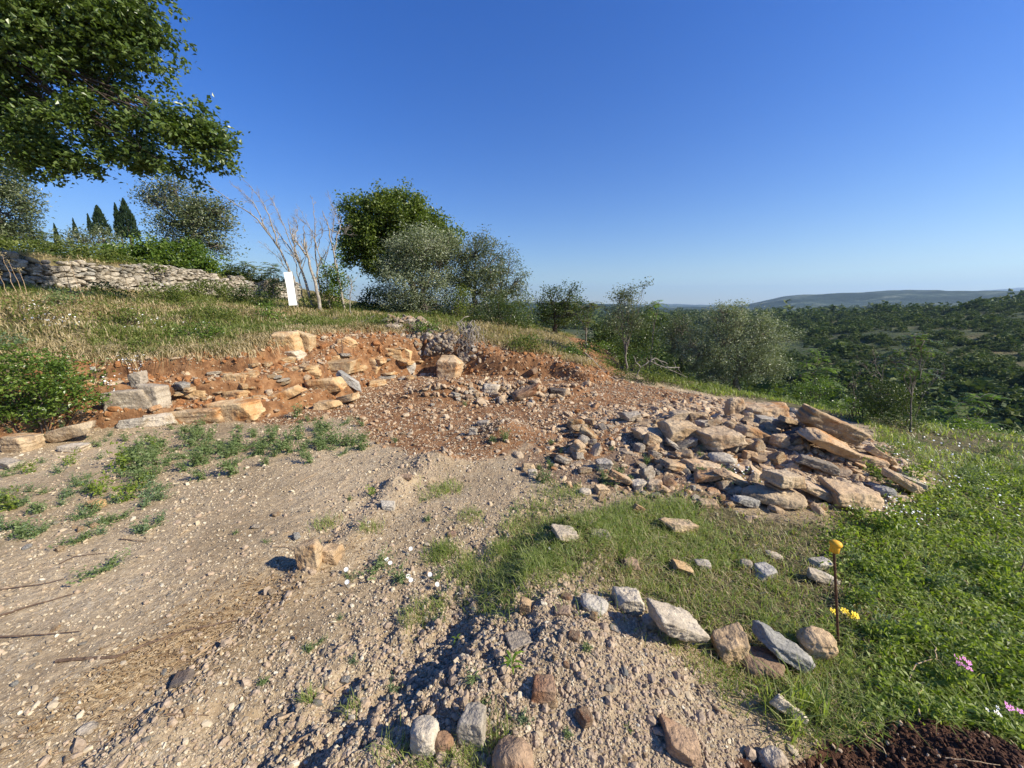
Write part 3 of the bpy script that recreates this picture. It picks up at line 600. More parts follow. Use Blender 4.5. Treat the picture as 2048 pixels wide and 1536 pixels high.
# rock pile, back to front
rocks([
 ((1480, 807, 1571, 845), "broad flat brown slab with yellow edge at the back of the rock pile", dict(tilt=2, D=.6, cuts=3)),
 ((1449, 797, 1487, 838), "upright pointed ochre stone standing at the back of the rock pile", dict(D=.5, cuts=9, boxy=.85, rough=.08)),
 ((1484, 820, 1508, 841), "small rounded stone between the upright stone and the flat brown slab", dict(boxy=.9)),
 ((1584, 829, 1722, 900), "largest pale boulder, slanting down to the right at the top of the rock pile", dict(mat=TA, tilt=24, D=.95, cuts=6, lift=.02, pitch=12)),
 ((1602, 862, 1702, 926), "long squared ochre block slanting just below the largest boulder", dict(tilt=25, D=.6, cuts=4, lift=.02, pitch=14)),
 ((1567, 850, 1618, 898), "blackish brown rock in shade left of the largest boulder", dict(mat=DK, tilt=-20, cuts=8)),
 ((1476, 850, 1546, 890), "cream topped block tilted right beside the small orange block", dict(mat=TA, tilt=18, D=.6, cuts=4)),
 ((1542, 872, 1572, 897), "small squared orange block against the cream topped block", dict(cuts=2)),
 ((1505, 834, 1570, 858), "flat grey stone below the flat brown slab", dict(mat=GR, tilt=8)),
 ((1398, 855, 1471, 908), "big angular brown and grey boulder in the middle of the rock pile", dict(tilt=-8, cuts=8)),
 ((1416, 905, 1470, 935), "cream rounded rock below the big angular boulder", dict(mat=WH, boxy=.9)),
 ((1434, 936, 1495, 981), "elongated ochre stone slanting down to the daisies", dict(tilt=27, D=.4, cuts=4)),
 ((1388, 937, 1436, 971), "brown wedge left of the elongated slanting stone", dict(mat=TA, tilt=-14)),
 ((1486, 904, 1508, 926), "little upright orange cube in the middle of the rock pile", dict(cuts=2)),
 ((1503, 911, 1552, 932), "low tan stone right of the little orange cube", dict(tilt=6)),
 ((1483, 972, 1606, 1020), "long low grey brown boulder carrying two stacked stones", dict(mat=TA, tilt=4, D=.55, boxy=.92, cuts=5)),
 ((1534, 956, 1586, 992), "lower of the two stacked stones, ochre and wedge shaped", dict(D=.8, tilt=10, bury=0, aty=2.98, back=.1)),
 ((1532, 927, 1594, 974), "upper of the two stacked stones, rounded and tan", dict(mat=TA, D=.8, tilt=8, cuts=5, bury=0, aty=2.95, back=.1)),
 ((1584, 952, 1658, 1008), "orange faced boulder right of the two stacked stones", dict(tilt=22, D=.7, cuts=5)),
 ((1645, 958, 1738, 1020), "large orange block with rough face above the white daisies", dict(tilt=8, D=.7, cuts=5)),
 ((1590, 921, 1668, 957), "grey edged slab slanting behind the orange faced boulder", dict(mat=GR, tilt=16, D=.5, cuts=3)),
 ((1692, 908, 1764, 938), "flat ochre slab under the long squared block", dict(tilt=12, D=.6)),
 ((1724, 893, 1786, 935), "pointed ochre boulder at the right shoulder of the rock pile", dict(tilt=30, D=.5, cuts=8)),
 ((1750, 934, 1792, 957), "tan slab above the white cut stone", dict(mat=TA, tilt=14)),
 ((1764, 952, 1829, 997), "thin ochre slab slanting into the grass at the right end of the pile", dict(tilt=32, D=.5, cuts=4)),
 ((1788, 952, 1842, 986), "white squared cut stone at the right end of the rock pile", dict(mat=WH, tilt=18, D=.35, cuts=1, rough=.02)),
 ((1748, 972, 1784, 995), "rough grey stone in grass below the thin ochre slab", dict(mat=BL, boxy=.9)),
 ((1784, 934, 1834, 966), "low ochre stone behind the white cut stone", dict(tilt=10)),
 ((1496, 945, 1515, 980), "narrow orange stone standing behind the long low boulder", dict(D=.6, boxy=.95)),
 ((1464, 995, 1520, 1018), "grey white stone in the grass in front of the long low boulder", dict(mat=BL, tilt=14)),
 ((1664, 1000, 1696, 1018), "small grey stone below the large orange block", dict(mat=GR)),
 ((1322, 846, 1390, 888), "bulky cream and tan boulder left of the big angular one", dict(mat=TA, cuts=8)),
 ((1352, 872, 1390, 902), "dark grey lump under the bulky cream boulder", dict(mat=GR, tilt=-25)),
 ((1268, 854, 1326, 887), "brown block with flat top in the left of the rock pile", dict(tilt=6, cuts=4)),
 ((1338, 825, 1379, 849), "ochre stone at the back edge of the rock pile", dict()),
 ((1378, 826, 1414, 846), "low tan stone behind the big angular boulder", dict(mat=TA)),
 ((1243, 827, 1279, 846), "pale flat stone on the far left edge of the scree", dict(mat=GR)),
 ((1394, 842, 1438, 861), "flat grey topped slab behind the big angular boulder", dict(mat=GR, tilt=4)),
 ((1322, 916, 1371, 948), "pointed tan stone in front of the middle of the scree", dict(mat=TA, tilt=12, cuts=9)),
 ((1368, 919, 1433, 950), "brown and grey slab between the cream rounded rock and the wedge", dict(tilt=8)),
 ((1331, 880, 1360, 905), "pale slanting stone under the brown block with flat top", dict(mat=WH, tilt=30)),
 ((1216, 944, 1264, 975), "orange stone lying in weeds at the front of the scree", dict(tilt=28, D=.5)),
 ((1192, 921, 1222, 946), "pale angular stone near the front left of the scree", dict(mat=GR, cuts=9)),
 ((1293, 960, 1321, 983), "stubby brown stone at the grassy front of the scree", dict()),
 ((1262, 958, 1290, 980), "cream stone beside the stubby brown stone", dict(mat=WH, tilt=-10)),
 ((1490, 886, 1520, 905), "rust coloured stone wedged over the little orange cube", dict()),
 ((1556, 838, 1604, 860), "thin pale slab leaning left of the largest boulder", dict(mat=TA, tilt=20)),
 ((1610, 925, 1660, 948), "brown stone in the hollow below the long squared block", dict(tilt=10, mat=BR)),
], OR, bury=.12, rough=.06)
# stones in the foreground and the grass
rocks([
 ((1104, 1050, 1156, 1087), "cream angular stone at the left edge of the grass beside a dry stalk", dict(mat=WH, tilt=14, cuts=8)),
 ((1328, 1041, 1391, 1070), "long pale tan stone half sunk in the middle of the grass", dict(mat=TA, tilt=8, D=.5)),
 ((1160, 1194, 1213, 1230), "smooth rounded cream stone first in the curved row", dict(mat=WH, boxy=.82, cuts=3, tilt=10)),
 ((1226, 1186, 1282, 1228), "pointed cream stone second in the curved row", dict(mat=WH, cuts=10, rough=.08)),
 ((1290, 1222, 1402, 1304), "largest grey cream slab in the curved row, sloping down to the right", dict(mat=GR, tilt=27, D=.6, cuts=4, rough=.07, bury=.25)),
 ((1282, 1232, 1312, 1260), "grey stone tucked under the upper end of the largest slab", dict(mat=GR, boxy=.85)),
 ((1427, 1271, 1482, 1327), "knobbly tan stone between the largest slab and the brown round one", dict(mat=TA, cuts=9, rough=.08)),
 ((1474, 1304, 1553, 1354), "round brown stone in front of the blue grey rock", dict(mat=BR, boxy=.82, cuts=3)),
 ((1503, 1266, 1602, 1345), "angular blue grey rock near the foot of the yellow capped rod", dict(mat=BL, tilt=30, D=.7, cuts=8, rough=.08, bury=.2)),
 ((1593, 1261, 1661, 1324), "domed cream stone right of the blue grey rock", dict(mat=TA, boxy=.92, cuts=7, rough=.08)),
 ((1342, 1121, 1382, 1152), "small orange tan stone lying in grass", dict(mat=OC, tilt=20)),
 ((1393, 1122, 1421, 1142), "faint grey stone sunk in grass right of the orange one", dict(mat=GR)),
 ((1529, 1101, 1563, 1120), "rounded grey brown stone in thick grass left of the rod", dict(mat=GR, boxy=.85, tilt=14)),
 ((1478, 1120, 1503, 1140), "dark grey stone in grass below the rounded one", dict(mat=GR, boxy=.88)),
 ((1508, 1133, 1545, 1158), "bluish pointed stone in the middle of the grass", dict(mat=BL, cuts=9)),
 ((1620, 1118, 1652, 1140), "small white stone left of the rod below its cap", dict(mat=WH)),
 ((1614, 1143, 1668, 1170), "flat white stone in leaves beside the rod", dict(mat=WH, tilt=16)),
 ((1062, 1357, 1110, 1408), "flat brown stone embedded in the gravel mound", dict(mat=BR, tilt=18, bury=.5, D=.8)),
 ((823, 1460, 880, 1524), "egg shaped white stone at the bottom edge", dict(mat=WH, boxy=.8, cuts=2)),
 ((922, 1437, 976, 1506), "upright rough white stone with grass at its foot", dict(mat=WH, tilt=-6, cuts=7)),
 ((868, 1475, 908, 1514), "small brown stone between the egg shaped and the upright white one", dict(mat=BR, boxy=.85)),
 ((988, 1494, 1064, 1560), "brown rounded stone cut by the bottom edge", dict(mat=BR, boxy=.85)),
 ((603, 1088, 644, 1140), "upright tan stone casting a shadow on the track", dict(mat=TA, cuts=9, D=.7)),
 ((640, 1094, 682, 1128), "low sandy lump right of the upright tan stone", dict(mat=TA, cuts=7)),
 ((1322, 1459, 1393, 1526), "brown earthy stone low on the gravel mound", dict(mat=BR, tilt=16)),
 ((1520, 1506, 1566, 1546), "grey round stone at the bottom edge right of the mound", dict(mat=GR, boxy=.85)),
 ((1538, 1396, 1604, 1448), "long whitish stone half hidden in grass by the mound", dict(mat=WH, tilt=34, D=.35, bury=.4)),
 ((768, 1006, 792, 1023), "small bright white stone on the gravel beside the rut", dict(mat=WH)),
 ((940, 857, 956, 870), "cubic white stone on the red earth before the heap", dict(mat=WH)),
 ((955, 841, 977, 852), "flat grey white stone on the red earth", dict(mat=GR)),
 ((967, 769, 998, 788), "bright white stone on the spoil heap", dict(mat=WH)),
 ((1100, 778, 1130, 796), "dark blue grey stone at the right of the spoil heap", dict(mat=DK)),
 ((1024, 768, 1078, 802), "large brown lump of earth and stone on the spoil heap", dict(mat=BR, tilt=-20, cuts=8)),
 ((348, 1349, 382, 1372), "slate blue stone on the left track", dict(mat=DK, tilt=-10)),
 ((163, 1450, 194, 1468), "pale grey pebble stone low on the left track", dict(mat=GR, boxy=.85)),
 ((1044, 927, 1068, 944), "orange tan stone alone on the gravel left of the scree", dict(mat=OC)),
 ((1056, 941, 1074, 956), "small white stone under the orange tan one", dict(mat=WH)),
 ((1157, 977, 1182, 992), "rounded white stone half in grass below the scree", dict(mat=WH, boxy=.85)),
 ((1190, 971, 1214, 990), "pointed brown stone at the grass edge below the scree", dict(mat=TA, cuts=9)),
 ((1263, 1003, 1285, 1030), "orange streaked stone in the grass below the scree", dict(mat=OC, tilt=30)),
 ((1040, 1205, 1062, 1232), "tan upright stone on the crest of the gravel mound", dict(mat=TA, cuts=8)),
 ((1015, 1278, 1060, 1302), "grey shaded block on the left flank of the gravel mound", dict(mat=GR, cuts=3)),
 ((1110, 1218, 1140, 1232), "flat brown stone on the crest of the gravel mound", dict(mat=BR)),
 ((800, 950, 824, 960), "brown pebble stone on the small heap in the track", dict(mat=BR)),
 ((895, 1064, 912, 1074), "flat reddish stone on the gravel right of the rut", dict(mat=BR)),
 ((1180, 1062, 1216, 1080), "pale stone buried in grass right of the cream angular one", dict(mat=GR, bury=.4)),
 ((1398, 1000, 1430, 1016), "tan stone at the upper edge of the grass", dict(mat=TA)),
 ((1248, 1120, 1276, 1138), "brown stone on the upper rim of the gravel mound", dict(mat=BR)),
 ((180, 1000, 205, 1018), "sandy stone among weeds left of the track", dict(mat=OC)),
], TA, bury=.27, rough=.06)
# blocks bedded in the bank
rocks([
 ((556, 668, 600, 706), "square orange block at the top of the bank, left of its pale twin", dict(cuts=2)),
 ((598, 672, 629, 707), "pale orange block at the top of the bank with a dark crack beside it", dict(cuts=4)),
 ((550, 704, 606, 723), "flat whitish slab under the square orange block", dict(mat=WH, cuts=5)),
 ((684, 671, 712, 698), "wedge shaped orange stone under the dry grass of the bank top", dict(tilt=30)),
 ((641, 722, 722, 756), "long orange ledge block below the dry grass, right end broken", dict(tilt=-4, D=.5, cuts=3)),
 ((594, 735, 642, 760), "stepped orange block left of the long ledge block", dict(tilt=-6)),
 ((619, 757, 686, 790), "lit orange ledge block in the middle course", dict(tilt=-5, D=.5, cuts=3)),
 ((676, 747, 723, 787), "grey streaked slab leaning at the bank corner", dict(mat=BL, tilt=40, D=.5)),
 ((534, 774, 607, 816), "long grey topped orange block slanting up to the right", dict(tilt=-22, D=.5)),
 ((632, 799, 678, 822), "low tan block at the bottom of the bank", dict(tilt=-8)),
 ((674, 786, 722, 812), "low orange block at the foot of the bank corner", dict(tilt=-14)),
 ((450, 749, 500, 779), "orange boulder poking out of the red clay", dict(cuts=9)),
 ((374, 776, 418, 801), "flat orange stone lying below the clay face", dict(tilt=10)),
 ((452, 781, 495, 801), "brown stone with a dark hollow beside it, under the clay face", dict(cuts=8)),
 ((440, 795, 523, 846), "great orange block lowest in the bank, right half", dict(tilt=-10, D=.45, cuts=2)),
 ((356, 812, 456, 850), "great brown stained block lowest in the bank, left half", dict(mat=TA, tilt=-4, D=.4, cuts=2)),
 ((230, 786, 308, 832), "grey cracked block left of the clay face", dict(mat=GR, tilt=-6, D=.5, cuts=3)),
 ((299, 777, 335, 823), "upright grey block beside the grey cracked one", dict(mat=GR, cuts=2)),
 ((303, 826, 352, 855), "cream block under the upright grey one", dict(mat=WH)),
 ((254, 837, 296, 858), "bright white stone at the foot of the bank", dict(mat=WH, cuts=8)),
 ((270, 747, 292, 781), "narrow grey stone above the grey cracked block", dict(mat=GR)),
 ((176, 729, 205, 748), "rounded grey stone on the grassy bank over the bramble", dict(mat=BL, boxy=.85)),
 ((488, 728, 511, 740), "small pale stone set in the red clay face", dict(mat=WH)),
 ((718, 718, 770, 748), "shaded orange block at the back of the cut corner", dict(cuts=3)),
 ((765, 704, 803, 732), "orange block in the back bank, left of the narrow one", dict(cuts=4)),
 ((809, 704, 824, 730), "narrow upright orange block in the back bank", dict(cuts=2)),
 ((789, 727, 833, 750), "cream triangular block in the back bank", dict(mat=WH, cuts=7)),
 ((877, 720, 921, 759), "pale block at the foot of the grey rubble heap", dict(mat=TA, cuts=4)),
 ((107, 853, 189, 889), "long cream slab lying on the left ground", dict(mat=TA, tilt=-16, D=.5)),
 ((26, 875, 76, 906), "cream stone slab at the far left below the bramble", dict(mat=TA)),
 ((63, 812, 127, 846), "pale grey slab under the bramble", dict(mat=GR, tilt=-10)),
 ((-10, 924, 46, 938), "thin pale slab at the left picture edge", dict(mat=GR)),
 ((129, 891, 172, 906), "pair of cream rubble lumps fused below the long cream slab", dict(mat=WH)),
], OC, bury=.26, rough=.035, back=.7)
for i in range(95):
    u_, v_ = R.random(), R.random(); px = 1110+u_*600; py = 832+v_*150-(.0 if u_ > .3 else 10)
    if u_ < .25 and v_ > .9: continue
    small_rock(px, py, R.choice((14, 18, 22, 28, 34)), R.choice((OR, TA, OR, GR, OC)), "small angular tan stone lying loose between the larger blocks of the rock pile", "small stones of the rock pile")
for i in range(42):
    px = R.gauss(1000, 90); py = R.gauss(790, 14)
    if not 790 < px < 1190: continue
    small_rock(px, py, R.choice((8, 11, 14, 18)), R.choice((OR, TA, WH, BR, BR)), "small loose stone on the spoil heap before the back bank", "small stones of the spoil heap")
for i in range(34):
    px = R.uniform(1050, 1420); py = R.uniform(1190, 1536)
    if px > 1190+(py-1190)*.9 or (py > 1440 and px < 1080): continue
    small_rock(px, py, R.choice((9, 12, 15, 20, 26)), R.choice((TA, GR, BR, BR, BL)), "small pebble on the crumbly gravel mound in the foreground", "pebbles of the gravel mound")
for i in range(30):
    px = R.uniform(0, 860); py = R.uniform(1000, 1530)
    small_rock(px, py, R.choice((8, 10, 13, 16)), R.choice((TA, GR, WH, BL)), "small pebble lying on the beige track at the left", "pebbles of the left track")
for i in range(58):
    px = R.uniform(330, 840); py = 800-(px-330)*.12+R.uniform(-48, 22)
    small_rock(px, py, R.choice((12, 16, 22, 30)), R.choice((OC, OC, OC, TA, GR)), "flat ochre stone bedded in the clay of the cut bank", "stones bedded in the bank", zk=.6, tk=.25)
for i in range(25):
    px = R.uniform(380, 1000); py = R.uniform(805, 905)
    small_rock(px, py, R.choice((6, 8, 10)), R.choice((OC, TA, WH)), "small stone on the red earth before the bank", "small stones on the red earth")
for i in range(20):
    px = R.uniform(1180, 1480); py = R.uniform(975, 1015)
    small_rock(px, py, R.choice((10, 14, 20)), R.choice((OC, TA, WH)), "small stone at the grassy lower rim of the rock pile", "small stones at the rim of the pile")

# drystone wall on the left skyline
def dry_wall():
    g = np.random.default_rng(77); P, sz, yw = [], [], []
    L = 0
    for (ax, ay), (bx, by) in zip(WALL[:-1], WALL[1:]):
        l = math.hypot(bx-ax, by-ay); yaw = math.atan2(by-ay, bx-ax); nx, ny = -math.sin(yaw), math.cos(yaw)
        base0 = None; z = 0.0; row = 0
        while z < 1.3:
            hgt = g.uniform(.06, .13); s = g.uniform(0, .2)
            while s < l:
                w = g.uniform(.09, .36)*(1-.25*z); f = s/l; x_ = ax+(bx-ax)*f; y_ = ay+(by-ay)*f
                top = 1.14+.13*math.sin(L+s*1.3)+.06*math.sin(L*2+s*3.1)
                if z < top:
                    off = g.normal(0, .03)-z*.08+.22
                    P.append((x_-nx*-off*0+nx*(-.05)+g.normal(0, .015), y_+ny*(-.05), gz(x_+.35, y_)-.18+z+g.normal(0, .018))); sz.append((w*1.04, .3, hgt*g.uniform(.95, 1.5))); yw.append(yaw)
                s += w
            z += hgt
        L += l
    P = np.array(P); sz = np.array(sz); V0, Fc = ICO[2]; out = []
    T = [rock_shape(700+k, (1, 1, 1), 1, 5, .05, 2, 12)[0] for k in range(14)]; k = g.integers(0, 14, len(P))
    V = np.array(T)[k]; V[:, :, 2] -= .5; V = V*sz[:, None]; a_ = np.array(yw)+g.normal(0, .2, len(P)); b_ = g.normal(0, .2, len(P))
    x_ = V[..., 0]*np.cos(a_)[:, None]-V[..., 1]*np.sin(a_)[:, None]; y_ = V[..., 0]*np.sin(a_)[:, None]+V[..., 1]*np.cos(a_)[:, None]
    z_ = V[..., 2]+V[..., 0]*b_[:, None]; V = np.stack([x_, y_, z_], -1)+P[:, None]
    m = V.shape[1]; Fa = (Fc[None]+np.arange(len(P))[:, None, None]*m).reshape(-1, 3)
    o = link("stone_wall", mesh_np("stone_wall", V.reshape(-1, 3), Fa, False), WALLM)
    tag(o, "long grey drystone wall retaining the overgrown terrace on the left", "stone wall")
dry_wall()
# ------------------------------------------------------------------ trees and shrubs
def crown_points(lobes, Y, dens, g, csize=.17, depthk=1.0, shell=.45, gap=-.02):
    """leaf cluster centres inside the lobes (photo ellipses carried to their real distance)"""
    Cs, Ls = [], []
    for lb in lobes:
        px, py, rx, ry = lb[:4]; dY = lb[4] if len(lb) > 4 else 0; dk = lb[5] if len(lb) > 5 else 1.0
        c, t = at(px, py, Y+dY); a = rx/F*t; b = ry/F*t; d = .5*(a+b)*depthk
        n = max(4, int(dens*1.35*dk*(a*b*d)**(2/3)*10)); v = unit(g.normal(0, 1, (n, 3))); r = g.uniform(shell, 1, n)**.6*(1+.12*g.normal(0, 1, n))
        r *= 1+.30*vn3(v*2.4+px*.1, int(px) % 97); ol = g.uniform(0, 1, n) < .07; r = np.where(ol, g.uniform(1.0, 1.28, n), r)
        Q = np.array(c)+v*r[:, None]*[a, d, b]; fq = .9/max(.12, .5*(a+b)*.55); kp = vn3(Q*fq+px, 7)+.5*vn3(Q*fq*2.3, 8) > gap+g.uniform(-.12, .12, n); kp[:2] = True; Q = Q[kp]
        Cs.append(Q); Ls.append(np.full((len(Q), 3), c[:]))
    return np.concatenate(Cs), np.concatenate(Ls)
def crown_mesh(C, Lc, nleaf, leaf, spread, g, aspect=.45, up=.3, droop=0, outw=.5):
    n = len(C); k = np.repeat(np.arange(n), nleaf); o = g.normal(0, spread, (len(k), 3)); o[:, 2] *= .7
    P = C[k]+o; out = unit(C[k]-Lc[k]+o*2); out[:, 2] -= droop
    return leaves(P, leaf, aspect, up, g, out*outw)
def limbs(base, top, C, Lc, r0, g, ntw=60, sides=6, trunkpts=None, leanamp=.05, lk=1.0):
    """trunk, a limb to each lobe, twigs to the clusters"""
    paths = []; base = np.array(base, float); top = np.array(top, float)
    tr = wig(base, top, 7, leanamp, g); paths.append((tr, np.linspace(r0*1.25, r0*.62, 7)))
    cen = np.unique(np.round(Lc, 3), axis=0)
    for c in cen:
        s = tr[g.integers(4, 7)]; l = wig(s, c, 9, .035, g); l[:, 2] += np.linalg.norm(c-s)*.09*np.sin(np.linspace(0, 1, 9)*math.pi); paths.append((l, np.linspace(r0*.38*lk, r0*.12*lk, 9)))
        m = np.nonzero(np.abs(Lc-c).max(1) < .01)[0]; m = g.permutation(m)[:max(3, ntw//len(cen))]
        for i in m:
            q = l[g.integers(4, 9)]; paths.append((wig(q, C[i], 6, .045, g), np.linspace(r0*.15*lk, r0*.035*lk, 6)))
    return tubes(paths, sides)
def tree(name, base, topn, Y, lobes, lm, bm, label, cat, r0=.09, dens=30, nleaf=26, leaf=.07, spread=.12, seed=1, aspect=.45, ntw=70, group=None,
         depthk=.9, shell=.4, base_world=None, droop=0, up=.3, gap=-.02, trunkname="trunk", lk=1.0):
    g = np.random.default_rng(seed)
    if base_world is None:
        b, t = at(base[0], base[1], Y); b = (b.x, b.y, gz(b.x, b.y)-.08)
    else: b = base_world
    tp, _ = at(topn[0], topn[1], Y)
    root = empty(name, b); tag(root, label, cat, group); B = np.array(b)
    C, Lc = crown_points(lobes, Y, dens, g, depthk=depthk, shell=shell, gap=gap)
    Vt, Ft = limbs(b, tp, C, Lc, r0, g, ntw, lk=lk); link(trunkname, mesh_np(trunkname, Vt-B, Ft, True), bm, root)
    Vc, Fc = crown_mesh(C, Lc, nleaf, leaf, spread, g, aspect, up, droop); link("crown", mesh_np("crown", Vc-B, Fc), lm, root)
    return root
def shrub(name, Y, lobes, lm, label, cat="shrub", seed=1, dens=34, nleaf=22, leaf=.06, spread=.10, group=None, aspect=.5, bm=None, shell=.35, depthk=1.0, stems=14, base=None):
    g = np.random.default_rng(seed); C, Lc = crown_points(lobes, Y, dens, g, depthk=depthk, shell=shell)
    cx, cy = C[:, 0].mean(), C[:, 1].mean()
    if base is not None: q, _ = at(base[0], base[1], Y); cx, cy = q.x, q.y
    b = np.array((cx, cy, gz(cx, cy))); zf = height(C[:, 0], C[:, 1]); C[:, 2] = np.maximum(C[:, 2], zf+.03)
    root = empty(name, tuple(b)); tag(root, label, cat, group); paths = []
    for i in g.permutation(len(C))[:stems]:
        s = b+np.array([(C[i, 0]-b[0])*.45, (C[i, 1]-b[1])*.45, 0]); s[2] = gz(s[0], s[1])-.05; paths.append((wig(s, C[i], 6, .07, g), np.linspace(.011, .004, 6)))
    Vt, Ft = tubes(paths, 5); link("stem", mesh_np("stem", Vt-b, Ft, True), bm or BARK, root)
    Vc, Fc = crown_mesh(C, Lc, nleaf, leaf, spread, g, aspect); link("foliage", mesh_np("foliage", Vc-b, Fc), lm, root)
    return root
def fronds(starts, dirs, length, g, npair=9, leaf=.1, aspect=.32, arch=.5):
    """arching pinnate leaves (sumac, ailanthus)"""
    Vs = []; paths = []
    for s, d in zip(starts, dirs):
        L = length*g.uniform(.7, 1.15); t = np.linspace(0, 1, npair+2); d = unit(np.array(d, float)); P = s+d*L*t[:, None]; P[:, 2] += L*(.25*t-arch*t*t)
        paths.append((P, np.linspace(.006, .002, len(t)))); T = unit(np.gradient(P, axis=0)); sd = unit(np.cross(T, [0, 0, 1]))
        for k in range(2, npair+2):
            for q in (-1, 1):
                dd = unit(sd[k]*q+T[k]*.35+g.normal(0, .12, 3)+[0, 0, -.15]); ll = leaf*(1-.35*abs(t[k]-.45)*2)*g.uniform(.85, 1.15)
                w = T[k]*ll*aspect*.5; b = P[k]; m = b+dd*ll*.45; Vs += [b, m+w, b+dd*ll, m-w]
    V = np.array(Vs); return (V, np.arange(len(V)).reshape(-1, 4)), tubes(paths, 4)
def frond_plant(name, Y, base, heads, lm, label, cat, seed, length=.5, nf=9, leaf=.13, r0=.025, bm=None, group=None, npair=9, base_z=None, aspect=.32):
    g = np.random.default_rng(seed); q, t = at(base[0], base[1], Y); b = np.array((q.x, q.y, gz(q.x, q.y)-.05 if base_z is None else base_z)); root = empty(name, tuple(b)); tag(root, label, cat, group)
    paths = []; st, dr = [], []; hm = np.mean([at(h_[0], h_[1], Y)[0][:] for h_ in heads], axis=0); sp = b+(hm-b)*.6; tr = wig(b, sp, 6, .03, g); paths.append((tr, np.linspace(r0, r0*.6, 6)))
    for hx, hy, *dy in heads:
        c, _ = at(hx, hy, Y+(dy[0] if dy else 0)); c = np.array(c); paths.append((wig(tr[g.integers(3, 6)], c, 6, .06, g), np.linspace(r0*.5, r0*.22, 6)))
        for k in range(nf):
            a = g.uniform(0, 6.28); e = g.uniform(-.15, .6); st.append(c-[0, 0, g.uniform(0, length*.25)]); dr.append((math.cos(a), math.sin(a), e))
    (Vl, Fl), (Vr, Fr) = fronds(st, dr, length, g, npair, leaf, aspect)
    Vt, Ft = tubes(paths, 6); Vt, Ft = join([(Vt, Ft), (Vr, Fr)]); link("trunk", mesh_np("trunk", Vt-b, Ft, True), bm or BARKG, root); link("crown", mesh_np("crown", Vl-b, Fl), lm, root)
    return root
def bare_tree(base, stems, Y, label, seed, r0=.045, mat=None, twigs=15, group=None, name="bare_tree", tw=.75, ivy=None):
    """leafless stems, each a list of photo points followed at the tree's distance"""
    g = np.random.default_rng(seed); q, t = at(base[0], base[1], Y); b = np.array((q.x, q.y, min(gz(q.x, q.y), q.z)-.05)); root = empty(name, tuple(b)); tag(root, label, "dead tree", group); paths = []
    for st in stems:
        r1 = .8*r0*(st[0] if not isinstance(st[0], tuple) else 1.0); pts = [p_ for p_ in st if isinstance(p_, tuple)]
        P = np.array([at(p_[0], p_[1], Y+(p_[2] if len(p_) > 2 else 0))[0][:] for p_ in pts]); k = np.linspace(0, len(P)-1, len(P)*4); P = np.stack([np.interp(k, range(len(P)), P[:, i]) for i in range(3)], 1)
        P += g.normal(0, .012, P.shape); P[:, 1] += np.cumsum(g.normal(0, .03, len(P))); rr = np.linspace(r1, r1*.12, len(P)); paths.append((P, rr))
        for _ in range(twigs):
            i = g.integers(len(P)//3, len(P)-1); d = unit(unit(P[min(i+1, len(P)-1)]-P[i])+g.normal(0, .55, 3)+[0, 0, .25]); L = tw*g.uniform(.3, 1)*(1.1-i/len(P))
            e = wig(P[i], P[i]+d*L, 6, .09, g); paths.append((e, np.linspace(rr[i]*.55, .003, 6)))
            for _ in range(2):
                j = g.integers(2, 5); d2 = unit(d+g.normal(0, .6, 3)); paths.append((wig(e[j], e[j]+d2*L*.4, 4, .08, g), np.linspace(rr[i]*.25, .0025, 4)))
    V, Fc = tubes(paths, 6); link("trunk", mesh_np("trunk", V-b, Fc, True), mat or BARKD, root)
    if ivy:
        C = np.array([at(a_+g.normal(0, s_), b_+g.normal(0, s2_), Y+g.normal(0, .12))[0][:] for a_, b_, s_, s2_, n_ in ivy for _ in range(n_)])
        Vl, Fl = crown_mesh(C, C-[0, .3, .1], 16, .07, .07, g, .8); link("ivy", mesh_np("ivy", Vl-b, Fl), L_BRM, root)
    return root

# the overhanging oak at the upper left; its trunk stands outside the frame
tree("oak_tree", (-620, 560), (-560, -20), 8.6, [
    (-120, -60, 230, 200), (60, -90, 210, 170), (110, 60, 150, 130), (215, 55, 110, 100), (270, 110, 62, 55), (215, 165, 70, 50), (70, 190, 150, 80), (-80, 210, 160, 110), (-150, 60, 180, 170),
    (150, 258, 120, 50), (60, 300, 95, 42), (255, 300, 85, 38), (290, 232, 55, 40), (345, 265, 50, 46), (400, 262, 60, 44), (425, 300, 48, 38), (370, 335, 62, 30), (440, 285, 32, 28), (300, 325, 60, 24), (120, 325, 90, 24), (70, 335, 40, 20), (160, 20, 140, 100), (250, 10, 75, 70), (20, 60, 120, 100), (-260, 120, 160, 200), (-200, -200, 280, 180), (100, -250, 240, 140)],
    L_OAK, BARK, "big dark green oak hanging in from the upper left corner over the bank", "oak tree", r0=.16, dens=30, nleaf=30, leaf=.10, spread=.105, gap=.17, seed=3, aspect=.62, ntw=260, depthk=.7, shell=.05, up=.1, lk=.6)
